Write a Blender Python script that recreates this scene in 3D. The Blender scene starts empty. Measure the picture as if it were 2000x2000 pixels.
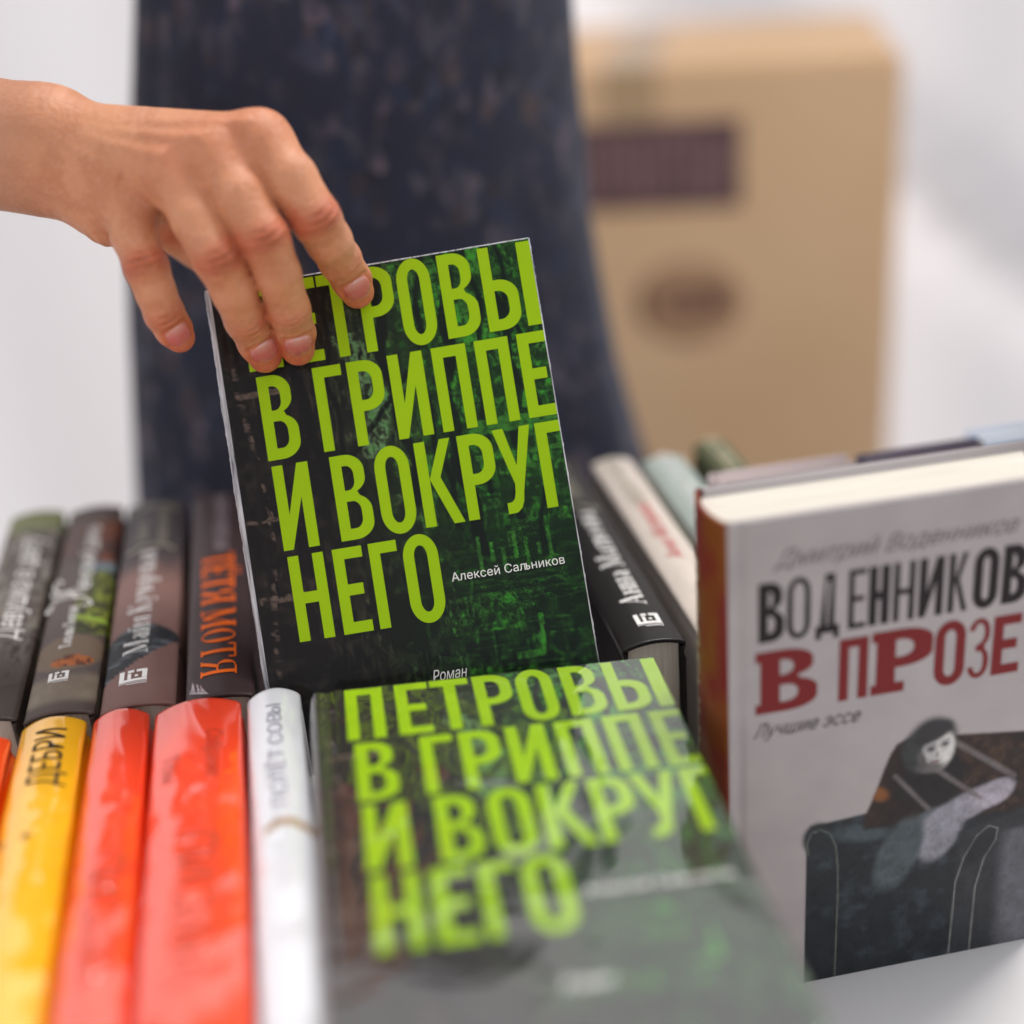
import bpy, bmesh, math, random
import numpy as np
from mathutils import Matrix, Vector
from mathutils.geometry import tessellate_polygon

S = bpy.context.scene
COL = S.collection
# ------------------------------------------------------------------ camera
FPX = 2778.0                                   # 50 mm lens on a 36 mm square frame, in 2000 px units
M3 = np.array([[0.979696, 0.143099, -0.140244], [-0.187034, 0.403083, -0.895847], [-0.071665, 0.903896, 0.421666]])
# orthonormalise
a0 = M3[0] / np.linalg.norm(M3[0]); a1 = M3[1] - a0 * (a0 @ M3[1]); a1 /= np.linalg.norm(a1); a2 = np.cross(a0, a1)
M3 = np.array([a0, a1, a2])                    # camera axes -> world (rows X, Y, Z)
CAM = np.array([0.0, 0.0, 0.4215])
cd = bpy.data.cameras.new('camera'); cam = bpy.data.objects.new('camera', cd); COL.objects.link(cam)
mw = Matrix([list(M3[0]) + [CAM[0]], list(M3[1]) + [CAM[1]], list(M3[2]) + [CAM[2]], [0, 0, 0, 1]])
cam.matrix_world = mw
cd.sensor_width = 36; cd.lens = 50; cd.sensor_fit = 'HORIZONTAL'
cd.clip_start = 0.01; cd.clip_end = 200
cd.dof.use_dof = True; cd.dof.focus_distance = 0.566; cd.dof.aperture_fstop = 1.95; cd.dof.aperture_blades = 0
S.camera = cam
# ------------------------------------------------------------------ light
w = bpy.data.worlds.new('World'); S.world = w; w.use_nodes = True
nt = w.node_tree; nt.nodes.clear()
sky = nt.nodes.new('ShaderNodeTexSky'); sky.sky_type = 'NISHITA'; sky.sun_disc = False
sky.sun_elevation = math.radians(58); sky.sun_rotation = math.radians(40)
hs = nt.nodes.new('ShaderNodeHueSaturation'); hs.inputs['Saturation'].default_value = 0.12
bg = nt.nodes.new('ShaderNodeBackground'); bg.inputs[1].default_value = 0.12
wo = nt.nodes.new('ShaderNodeOutputWorld')
nt.links.new(sky.outputs[0], hs.inputs['Color']); nt.links.new(hs.outputs[0], bg.inputs[0]); nt.links.new(bg.outputs[0], wo.inputs[0])
sl = bpy.data.lights.new('sun', 'SUN'); sl.energy = 2.0; sl.angle = math.radians(28); sl.color = (1, 0.97, 0.93)
so = bpy.data.objects.new('sun', sl); COL.objects.link(so)
sdir = Vector((0.40, 0.48, 1.0))               # towards the sun: high, beyond the stall and a little to the right
so.rotation_euler = sdir.to_track_quat('Z', 'Y').to_euler()
S.view_settings.view_transform = 'Standard'; S.view_settings.look = 'None'
S.view_settings.exposure = 1.0; S.view_settings.gamma = 1; S.view_settings.use_curve_mapping = False
S.render.engine = 'CYCLES'

# ------------------------------------------------------------------ helpers
def ray(x, y): return np.array([(x - 1000) / FPX, -(y - 1000) / FPX, -1.0])
def P(x, y, z): return CAM + M3 @ (ray(x, y) * z)
def lin(c):
    c = np.asarray(c, float) / 255.0
    return np.where(c <= 0.04045, c / 12.92, ((c + 0.055) / 1.055) ** 2.4)
def tag(o, label=None, cat=None, group=None, kind=None):
    if label: o['label'] = label
    if cat: o['category'] = cat
    if group: o['group'] = group
    if kind: o['kind'] = kind
    return o
def empty(name, mat):
    o = bpy.data.objects.new(name, None); COL.objects.link(o); o.matrix_world = mat; o.empty_display_size = 0.02
    return o
def mesh_obj(name, V, Fc, mat, parent=None, col=None, smooth=True, attrs=None):
    me = bpy.data.meshes.new(name)
    V = np.asarray(V, float)
    me.from_pydata(V.tolist(), [], Fc if isinstance(Fc, list) else Fc.tolist())
    me.update()
    if smooth: me.polygons.foreach_set('use_smooth', [True] * len(me.polygons))
    if col is not None:
        c = np.ones((len(V), 4)); c[:, :np.asarray(col).shape[1]] = col
        a = me.color_attributes.new('Col', 'FLOAT_COLOR', 'POINT'); a.data.foreach_set('color', c.ravel())
    for k, v in (attrs or {}).items():
        a = me.attributes.new(k, 'FLOAT_VECTOR', 'POINT'); a.data.foreach_set('vector', np.asarray(v, float).ravel())
    if mat: me.materials.append(mat)
    o = bpy.data.objects.new(name, me); COL.objects.link(o)
    if parent: o.parent = parent
    return o
def frame(origin, xa, ya, za):
    return Matrix([[xa[0], ya[0], za[0], origin[0]], [xa[1], ya[1], za[1], origin[1]], [xa[2], ya[2], za[2], origin[2]], [0, 0, 0, 1]])

# value noise in numpy
def vnoise(x, y, seed=0):
    xi = np.floor(x).astype(np.int64); yi = np.floor(y).astype(np.int64)
    fx = x - xi; fy = y - yi; fx = fx * fx * (3 - 2 * fx); fy = fy * fy * (3 - 2 * fy)
    def h(a, b):
        n = (a * 374761393 + b * 668265263 + seed * 1274126177) & 0xffffffff
        n = ((n ^ (n >> 13)) * 1274126177) & 0xffffffff
        return ((n ^ (n >> 16)) & 0xffff) / 65535.0
    return (h(xi, yi) * (1 - fx) + h(xi + 1, yi) * fx) * (1 - fy) + (h(xi, yi + 1) * (1 - fx) + h(xi + 1, yi + 1) * fx) * fy
def fbm(x, y, seed=0, o=4):
    s = 0; a = 0.5; t = 0
    for i in range(o):
        s = s + a * vnoise(x * 2 ** i, y * 2 ** i, seed + i * 17); t += a; a *= 0.55
    return s / t
def mixc(a, b, t):
    t = np.clip(t, 0, 1)[..., None]; return np.asarray(a) * (1 - t) + np.asarray(b) * t
def sstep(a, b, x):
    t = np.clip((x - a) / (b - a), 0, 1); return t * t * (3 - 2 * t)

# ------------------------------------------------------------------ materials
def newmat(name):
    m = bpy.data.materials.new(name); m.use_nodes = True
    return m, m.node_tree, m.node_tree.nodes['Principled BSDF']
def N(nt, typ, **kw):
    n = nt.nodes.new(typ)
    for k, v in kw.items():
        if k in n.inputs: n.inputs[k].default_value = v
        else: setattr(n, k, v)
    return n
def coated(name, rgb=None, rough=0.4, coat=1.0, cior=1.5, crough=0.06, bump=0.0, bscale=20, vary=0.0, bstretch=(1, 1, 1)):
    """printed paper under laminate or shrink film: colour from the constant or the mesh's own print, clear coat on top"""
    m, nt, b = newmat(name); L = nt.links.new
    tc = N(nt, 'ShaderNodeTexCoord')
    if rgb is None:
        ca = N(nt, 'ShaderNodeVertexColor', layer_name='Col'); src = ca.outputs[0]
    else:
        ca = N(nt, 'ShaderNodeRGB'); ca.outputs[0].default_value = (*rgb, 1); src = ca.outputs[0]
    if vary:
        no = N(nt, 'ShaderNodeTexNoise', Scale=180, Detail=4.0); L(tc.outputs['Object'], no.inputs['Vector'])
        mr = N(nt, 'ShaderNodeMapRange'); mr.inputs[3].default_value = 1 - vary; mr.inputs[4].default_value = 1 + vary; L(no.outputs[0], mr.inputs[0])
        mx = N(nt, 'ShaderNodeMix', data_type='RGBA', blend_type='MULTIPLY'); mx.inputs[0].default_value = 1
        L(src, mx.inputs[6]); L(mr.outputs[0], mx.inputs[7]); src = mx.outputs[2]
    L(src, b.inputs['Base Color'])
    b.inputs['Roughness'].default_value = rough; b.inputs['Specular IOR Level'].default_value = .2
    b.inputs['Coat Weight'].default_value = coat; b.inputs['Coat IOR'].default_value = cior; b.inputs['Coat Roughness'].default_value = crough
    if bump:
        mp = N(nt, 'ShaderNodeMapping'); mp.inputs['Scale'].default_value = bstretch; L(tc.outputs['Object'], mp.inputs[0])
        n2 = N(nt, 'ShaderNodeTexNoise', Scale=bscale, Detail=3.0, Distortion=0.6); L(mp.outputs[0], n2.inputs['Vector'])
        bp = N(nt, 'ShaderNodeBump', Strength=1.0, Distance=bump); L(n2.outputs[0], bp.inputs['Height'])
        L(bp.outputs[0], b.inputs['Coat Normal'])
    return m
def matte(name, rgb, rough=0.8, vary=0.06, scale=60, stretch=(1, 1, 1), bump=0.0, rgb2=None):
    m, nt, b = newmat(name); L = nt.links.new
    tc = N(nt, 'ShaderNodeTexCoord'); mp = N(nt, 'ShaderNodeMapping'); mp.inputs['Scale'].default_value = stretch
    no = N(nt, 'ShaderNodeTexNoise', Scale=scale, Detail=5.0); cr = N(nt, 'ShaderNodeValToRGB')
    L(tc.outputs['Object'], mp.inputs[0]); L(mp.outputs[0], no.inputs['Vector']); L(no.outputs[0], cr.inputs[0]); L(cr.outputs[0], b.inputs['Base Color'])
    c2 = rgb2 if rgb2 is not None else np.asarray(rgb) * (1 - vary * 2)
    cr.color_ramp.elements[0].position = 0.3; cr.color_ramp.elements[1].position = 0.7
    cr.color_ramp.elements[0].color = (*c2, 1); cr.color_ramp.elements[1].color = (*rgb, 1)
    b.inputs['Roughness'].default_value = rough
    if bump:
        bp = N(nt, 'ShaderNodeBump', Strength=1.0, Distance=bump); L(no.outputs[0], bp.inputs['Height']); L(bp.outputs[0], b.inputs['Normal'])
    return m
def halftone(name, coat=.35, spec=.3, cior=1.5):
    """screened cover print: Col = ink colour of the dots, alpha = how much of the cell the dot fills"""
    m, nt, b = newmat(name); L = nt.links.new
    tc = N(nt, 'ShaderNodeTexCoord'); mp = N(nt, 'ShaderNodeMapping'); mp.inputs['Rotation'].default_value = (0, 0, math.radians(45)); mp.inputs['Scale'].default_value = (1600, 1600, 0)
    L(tc.outputs['Object'], mp.inputs[0])
    fr = N(nt, 'ShaderNodeVectorMath', operation='FRACTION'); L(mp.outputs[0], fr.inputs[0])
    sb = N(nt, 'ShaderNodeVectorMath', operation='SUBTRACT'); sb.inputs[1].default_value = (0.5, 0.5, 0); L(fr.outputs[0], sb.inputs[0])
    ln = N(nt, 'ShaderNodeVectorMath', operation='LENGTH'); L(sb.outputs[0], ln.inputs[0])
    ca = N(nt, 'ShaderNodeVertexColor', layer_name='Col')
    sq = N(nt, 'ShaderNodeMath', operation='POWER'); sq.inputs[1].default_value = 0.6; L(ca.outputs[1], sq.inputs[0])
    # each dot is kept or dropped at random in the thin tones
    fl = N(nt, 'ShaderNodeVectorMath', operation='FLOOR'); L(mp.outputs[0], fl.inputs[0])
    wn = N(nt, 'ShaderNodeTexWhiteNoise'); L(fl.outputs[0], wn.inputs[0])
    ad = N(nt, 'ShaderNodeMath', operation='MULTIPLY_ADD'); L(wn.outputs[0], ad.inputs[0]); ad.inputs[1].default_value = 0.55; ad.inputs[2].default_value = 0.55
    ml = N(nt, 'ShaderNodeMath', operation='MULTIPLY'); L(sq.outputs[0], ml.inputs[0]); L(ad.outputs[0], ml.inputs[1])
    lt = N(nt, 'ShaderNodeMath', operation='LESS_THAN'); L(ln.outputs[1], lt.inputs[0]); L(ml.outputs[0], lt.inputs[1])
    sx = N(nt, 'ShaderNodeSeparateXYZ'); L(tc.outputs['Object'], sx.inputs[0])
    mr = N(nt, 'ShaderNodeMapRange'); mr.inputs[1].default_value = 0.02; mr.inputs[2].default_value = 0.11; L(sx.outputs[0], mr.inputs[0])
    bc = N(nt, 'ShaderNodeMix', data_type='RGBA'); bc.inputs[6].default_value = (*lin((27, 24, 24)), 1); bc.inputs[7].default_value = (*lin((15, 27, 20)), 1); L(mr.outputs[0], bc.inputs[0])
    mx = N(nt, 'ShaderNodeMix', data_type='RGBA'); L(lt.outputs[0], mx.inputs[0]); L(bc.outputs[2], mx.inputs[6]); L(ca.outputs[0], mx.inputs[7])
    L(mx.outputs[2], b.inputs['Base Color'])
    b.inputs['Roughness'].default_value = 0.5; b.inputs['Specular IOR Level'].default_value = spec; b.inputs['Coat Weight'].default_value = coat; b.inputs['Coat IOR'].default_value = cior; b.inputs['Coat Roughness'].default_value = 0.06
    n2 = N(nt, 'ShaderNodeTexNoise', Scale=22, Detail=2.0, Distortion=0.8); L(tc.outputs['Object'], n2.inputs['Vector'])
    bp = N(nt, 'ShaderNodeBump', Strength=1.0, Distance=0.003); L(n2.outputs[0], bp.inputs['Height']); L(bp.outputs[0], b.inputs['Coat Normal'])
    return m
M_PRINT = coated('printed_laminate', rough=0.55, coat=0.2, crough=0.15, bump=0.002, bscale=18)
M_FILM = coated('print_under_shrink_film', rough=0.4, coat=1.0, cior=2.7, crough=0.12, bump=0.016, bscale=16, bstretch=(1, 0.45, 1))
M_HALF = halftone('screened_cover_print', .16, .1)
M_HALF_FILM = halftone('screened_cover_print_under_film', 1.0, .3, 2.3)
M_LIME_FILM = coated('lime_ink_under_film', lin((150, 190, 8)), rough=0.45, coat=1.0, cior=2.3, crough=0.06, bump=0.004, bscale=22)
M_LIME = coated('lime_ink', lin((158, 196, 0)), rough=0.7, coat=0.08, crough=0.08, bump=0.004, bscale=22, vary=0.05)
M_WHITE = coated('white_ink', lin((244, 240, 236)), rough=0.6, coat=0.1)
M_CREAMINK = coated('cream_ink', lin((225, 215, 175)), rough=0.5, coat=0.4)
M_ORANGE = coated('orange_ink', lin((255, 112, 22)), rough=0.6, coat=0.1)
M_BLACKINK = coated('black_ink', lin((30, 22, 24)), rough=0.6, coat=0.15)
M_GREYINK = coated('grey_ink', lin((98, 88, 92)), rough=0.5, coat=0.5)
M_REDINK = coated('red_ink', lin((118, 26, 28)), rough=0.6, coat=0.15, vary=0.1)
M_DIMRED = coated('dull_red_ink', lin((196, 66, 40)), rough=0.5, coat=1.0, cior=2.2, crough=.13)
M_PALEINK = coated('pale_grey_ink', lin((150, 148, 160)), rough=0.5, coat=0.5)
M_PINKINK = coated('pale_red_ink', lin((215, 95, 90)), rough=0.5, coat=0.4)
M_TANINK = coated('tan_ink', lin((176, 170, 150)), rough=0.5, coat=0.4)
M_PAGES = matte('page_edges', lin((236, 228, 214)), 0.85, rgb2=lin((200, 192, 180)), scale=30, stretch=(0.6, 0.6, 60), bump=0.0002)
M_PLASTIC, _nt, _b = newmat('torn_clear_film')
_b.inputs['Base Color'].default_value = (0.75, 0.73, 0.76, 1); _b.inputs['Roughness'].default_value = 0.22; _b.inputs['Alpha'].default_value = 0.75
_tc = N(_nt, 'ShaderNodeTexCoord'); _mp = N(_nt, 'ShaderNodeMapping'); _mp.inputs['Scale'].default_value = (900, 60, 300); _no = N(_nt, 'ShaderNodeTexNoise', Scale=1.0, Detail=3.0); _mr = N(_nt, 'ShaderNodeMapRange')
_mr.inputs[1].default_value = 0.3; _mr.inputs[2].default_value = 0.7; _mr.inputs[3].default_value = 0.25; _mr.inputs[4].default_value = 0.95
_nt.links.new(_tc.outputs['Object'], _mp.inputs[0]); _nt.links.new(_mp.outputs[0], _no.inputs['Vector']); _nt.links.new(_no.outputs[0], _mr.inputs[0]); _nt.links.new(_mr.outputs[0], _b.inputs['Alpha'])

# ------------------------------------------------------------------ lettering
def arc(cx, cy, rx, ry, a0, a1, n=10):
    t = np.radians(np.linspace(a0, a1, n + 1)); return list(zip(cx + rx * np.cos(t), cy + ry * np.sin(t)))
def bowl(x1, y0, y1, rx, ry):                  # right-hand bowl from top to bottom
    return arc(x1 - rx, y1 - ry, rx, ry, 90, 0) + arc(x1 - rx, y0 + ry, rx, ry, 0, -90)
def grot(ch, w, t, ty=None):
    """bold condensed grotesque capital, cap height 1, advance w, stem t: list of (outer, holes)"""
    ty = ty or t * 1.02
    R = lambda x0, y0, x1, y1: [(x0, y0), (x0, y1), (x1, y1), (x1, y0)]
    if ch == 'П': return [([(0, 0), (0, 1), (w, 1), (w, 0), (w - t, 0), (w - t, 1 - ty), (t, 1 - ty), (t, 0)], [])]
    if ch == 'Е':
        m0, m1 = 0.5 - ty * 0.45, 0.5 + ty * 0.55
        return [([(0, 0), (0, 1), (w, 1), (w, 1 - ty), (t, 1 - ty), (t, m1), (w * 0.88, m1), (w * 0.88, m0), (t, m0), (t, ty), (w, ty), (w, 0)], [])]
    if ch == 'Т': c = w / 2; return [([(0, 1), (w, 1), (w, 1 - ty), (c + t / 2, 1 - ty), (c + t / 2, 0), (c - t / 2, 0), (c - t / 2, 1 - ty), (0, 1 - ty)], [])]
    if ch == 'Г': return [([(0, 0), (0, 1), (w, 1), (w, 1 - ty), (t, 1 - ty), (t, 0)], [])]
    if ch == 'Н': return [([(0, 0), (0, 1), (t, 1), (t, .5 + ty / 2), (w - t, .5 + ty / 2), (w - t, 1), (w, 1), (w, 0), (w - t, 0), (w - t, .5 - ty / 2), (t, .5 - ty / 2), (t, 0)], [])]
    if ch == 'И': return [([(0, 0), (0, 1), (t, 1), (t, .41), (w - t * 1.02, 1), (w, 1), (w, 0), (w - t, 0), (w - t, .60), (t * 0.9, 0)], [])]
    if ch == 'I': return [(R(0, 0, t, 1), [])]
    if ch in 'ОO': return [(arc(w / 2, 1 - .245, w / 2, .265, 180, 0, 16) + arc(w / 2, .245, w / 2, .265, 0, -180, 16),
                     [arc(w / 2, 1 - .245, w / 2 - t, .265 - ty, 180, 0, 12) + arc(w / 2, .245, w / 2 - t, .265 - ty, 0, -180, 12)])]
    if ch == 'Р': return [([(0, 0), (0, 1)] + bowl(w, .40, 1, w * .56, .2) + [(t, .40), (t, 0)], [[(t, .40 + ty), (t, 1 - ty)] + bowl(w - t, .40 + ty, 1 - ty, (w - t) * .36, min(.12, (.6 - 2 * ty) * .42))])]
    if ch == 'Ь': return [([(0, 0), (0, 1), (t, 1), (t, .60)] + bowl(w, 0, .60, w * .56, .2), [[(t, ty), (t, .60 - ty)] + bowl(w - t, ty, .60 - ty, (w - t) * .42, .12)])]
    if ch == 'В':
        top = arc(w * .92 - w * .52, 1 - .2, w * .52, .2, 90, 0) + arc(w * .92 - w * .52, .72, w * .52, .18, 0, -62)
        bot = arc(w - w * .56, .33, w * .56, .2, 62, 0) + arc(w - w * .56, .2, w * .56, .2, 0, -90)
        return [([(0, 0), (0, 1)] + top + bot, [[(t, .515 + ty / 2), (t, 1 - ty)] + bowl(w * .92 - t, .515 + ty / 2, 1 - ty, (w - t) * .30, min(.11, (.485 - 1.5 * ty) * .42)),
                                                [(t, ty), (t, .515 - ty / 2)] + bowl(w - t, ty, .515 - ty / 2, (w - t) * .32, min(.12, (.515 - 1.5 * ty) * .42))])]
    if ch == 'К':
        k = w / 3.72; return [(R(0, 0, t, 1), []), ([(t, .55), (2.45 * k, 1), (3.45 * k, 1), (2.05 * k, .56), (w, 0), (w - 1.02 * k, 0)], [])]
    if ch == 'У':
        q = [(0, 1), (99, 1), (175, .55), (248, 1), (343, 1), (205, .24), (192, .13), (165, .05), (120, .005), (39, 0), (39, .13), (84, .135), (112, .17), (127, .24), (135, .34)]
        return [([(x / 343 * w, y) for x, y in q], [])]
    if ch == 'Д': return [([(0, -.1), (0, ty), (t * .5, ty), (t * 1.1, 1), (w - t * .6, 1), (w - t * .6, ty), (w, ty), (w, -.1), (w - t * .7, -.1), (w - t * .7, 0), (t * .7, 0), (t * .7, -.1)], [[(t * 1.5, ty), (t * 1.75, 1 - ty), (w - t * 1.6, 1 - ty), (w - t * 1.6, ty)]])]
    if ch == 'З':
        o = arc(w / 2, .77, w / 2, .23, 170, 0) + arc(w * .5, .72, w / 2, .2, 0, -55) + arc(w * .5, .3, w / 2, .22, 55, 0) + arc(w / 2, .23, w / 2, .23, 0, -170)
        i = arc(w / 2, .23, w / 2 - t, .23 - ty, -170, 0) + arc(w * .5, .3, w / 2 - t, .2 - ty / 2, 0, 70) + [(w * .35, .5 - ty / 2), (w * .35, .5 + ty / 2)] + arc(w * .5, .74, w / 2 - t, .2 - ty / 2, -70, 0) + arc(w / 2, .77, w / 2 - t, .23 - ty, 0, 170)
        return [(o + i, [])]
    return []
def slab(ch, w, t):                            # fat slab-serif capitals of the red title
    s = 0.16
    R = lambda x0, y0, x1, y1: ([(x0, y0), (x0, y1), (x1, y1), (x1, y0)], [])
    if ch == 'В': out = [(x + t * .3 if x > 0 else x, y) for x, y in grot('В', w - t * .3, t * 1.2, s)[0][0]]; g = grot('В', w - t * .3, t * 1.2, s)[0]; return [([(x + t * .3, y) for x, y in g[0]], [[(x + t * .3, y) for x, y in h] for h in g[1]]), R(0, 0, t * .4, s), R(0, 1 - s, t * .4, 1)]
    g = grot('Р', w - t * .3, t * 1.2, s)[0]
    return [([(x + t * .3, y) for x, y in g[0]], [[(x + t * .3, y) for x, y in h] for h in g[1]]), R(0, 0, t * .4, s), R(t * 1.4, 0, t * 2.1, s), R(0, 1 - s, t * .4, 1)]
TH, HL = 0.115, 0.035                          # Didone stem and hairline
def sv(x, y0, y1, s=(1, 1)):                   # thick stem with serifs
    o = [('l', x, y0, x, y1, TH)]
    if s[0]: o.append(('l', x - .1, y0 + .015, x + .1, y0 + .015, HL))
    if s[1]: o.append(('l', x - .1, y1 - .015, x + .1, y1 - .015, HL))
    return o
def hl(x0, y, x1, y1=None, w=HL): return [('l', x0, y, x1, y if y1 is None else y1, w)]
def ov(cx, cy, rx, ry, a0=0, a1=360): return [('a', cx, cy, rx, ry, a0, a1)]
X = .66
DID = {
 'М': (.72, hl(.1, 0, .1, 1) + hl(.0, .015, .2) + hl(0, .985, .16) + [('l', .12, 1, .33, .05, TH * .9)] + hl(.33, .05, .56, 1) + sv(.58, 0, 1)),
 'А': (.56, hl(.08, 0, .27, 1) + [('l', .27, 1, .44, 0, TH)] + hl(.14, .32, .38) + hl(0, .015, .17) + hl(.34, .015, .54)),
 'К': (.58, sv(.12, 0, 1) + hl(.14, .45, .42, .95) + hl(.42, .95, .5, .93, .07) + [('l', .22, .55, .47, 0, TH)] + hl(.38, .015, .56)),
 'Т': (.52, sv(.26, 0, .98, (1, 0)) + hl(.03, .98, .49) + hl(.04, .8, .04, .98, .05) + hl(.48, .8, .48, .98, .05)),
 'Ё': (.5, sv(.12, 0, 1) + hl(.12, .985, .44) + hl(.12, .015, .44) + hl(.12, .5, .34) + hl(.44, .8, .44, 1, .05) + hl(.44, 0, .44, .2, .05) + hl(.34, .4, .34, .6, .05) + hl(.16, 1.12, .16, 1.2, .09) + hl(.34, 1.12, .34, 1.2, .09)),
 'Я': (.56, sv(.44, 0, 1) + ov(.26, .73, .19, .26, 90, 270) + hl(.26, .985, .44) + hl(.26, .47, .44) + [('l', .26, .47, .1, .03, TH * .9)] + hl(.02, .015, .16)),
 'О': (.56, ov(.28, .5, .23, .5)),
 'И': (.62, sv(.12, 0, 1) + sv(.5, 0, 1) + hl(.12, .05, .5, .95)),
 'а': (.42, sv(.3, 0, X * .75, (0, 0)) + ov(.18, X * .28, .12, X * .27, 90, 270) + ov(.2, X * .72, .12, X * .27, 0, 150) + hl(.18, X * .52, .3) + hl(.18, .02, .4)),
 'й': (.48, sv(.1, 0, X) + sv(.38, 0, X) + hl(.1, .05, .38, X - .05) + ov(.24, X + .26, .1, .12, 190, 350)),
 'и': (.48, sv(.1, 0, X) + sv(.38, 0, X) + hl(.1, .05, .38, X - .05)),
 'я': (.44, sv(.33, 0, X) + ov(.2, X * .73, .13, X * .26, 90, 270) + hl(.2, X - .02, .33) + hl(.2, X * .46, .33) + hl(.2, X * .46, .08, .02, .07)),
 'у': (.42, [('l', .09, X, .22, .05, TH * .9)] + hl(.34, X, .2, -.2) + hl(.2, -.2, .08, -.22, .07) + hl(.01, X - .02, .17) + hl(.27, X - .02, .4)),
 'ч': (.44, sv(.33, 0, X) + sv(.09, X * .5, X, (0, 1)) + hl(.09, X * .45, .33)),
 'е': (.4, ov(.2, X * .5, .15, X * .5, 20, 335) + hl(.06, X * .52, .34)),
 'р': (.44, sv(.1, -.3, X) + ov(.22, X * .5, .14, X * .5, -110, 110)),
 'с': (.38, ov(.2, X * .5, .15, X * .5, 45, 315) + hl(.29, X * .75, .31, X * .9, .07)),
 'к': (.42, sv(.1, 0, X) + hl(.12, X * .45, .34, X * .95, .05) + [('l', .16, X * .5, .34, 0, TH * .85)] + hl(.27, .015, .42)),
 'н': (.46, sv(.1, 0, X) + sv(.36, 0, X) + hl(.1, X * .5, .36)),
 'т': (.4, sv(.2, 0, X, (1, 0)) + hl(.03, X - .02, .37) + hl(.03, X * .75, .03, X, .04) + hl(.37, X * .75, .37, X, .04)),
 'в': (.4, sv(.1, 0, X) + ov(.18, X * .75, .13, X * .24, -90, 90) + ov(.18, X * .27, .16, X * .26, -90, 90)),
 'о': (.42, ov(.21, X * .5, .16, X * .5)),
 'л': (.44, sv(.34, 0, X) + hl(.12, X - .02, .34) + hl(.17, X, .08, .04) + hl(.02, .03, .1, .03, .06)),
 'ь': (.4, sv(.1, 0, X) + ov(.2, X * .27, .14, X * .26, -100, 100)),
 ' ': (.22, []),
}
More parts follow.
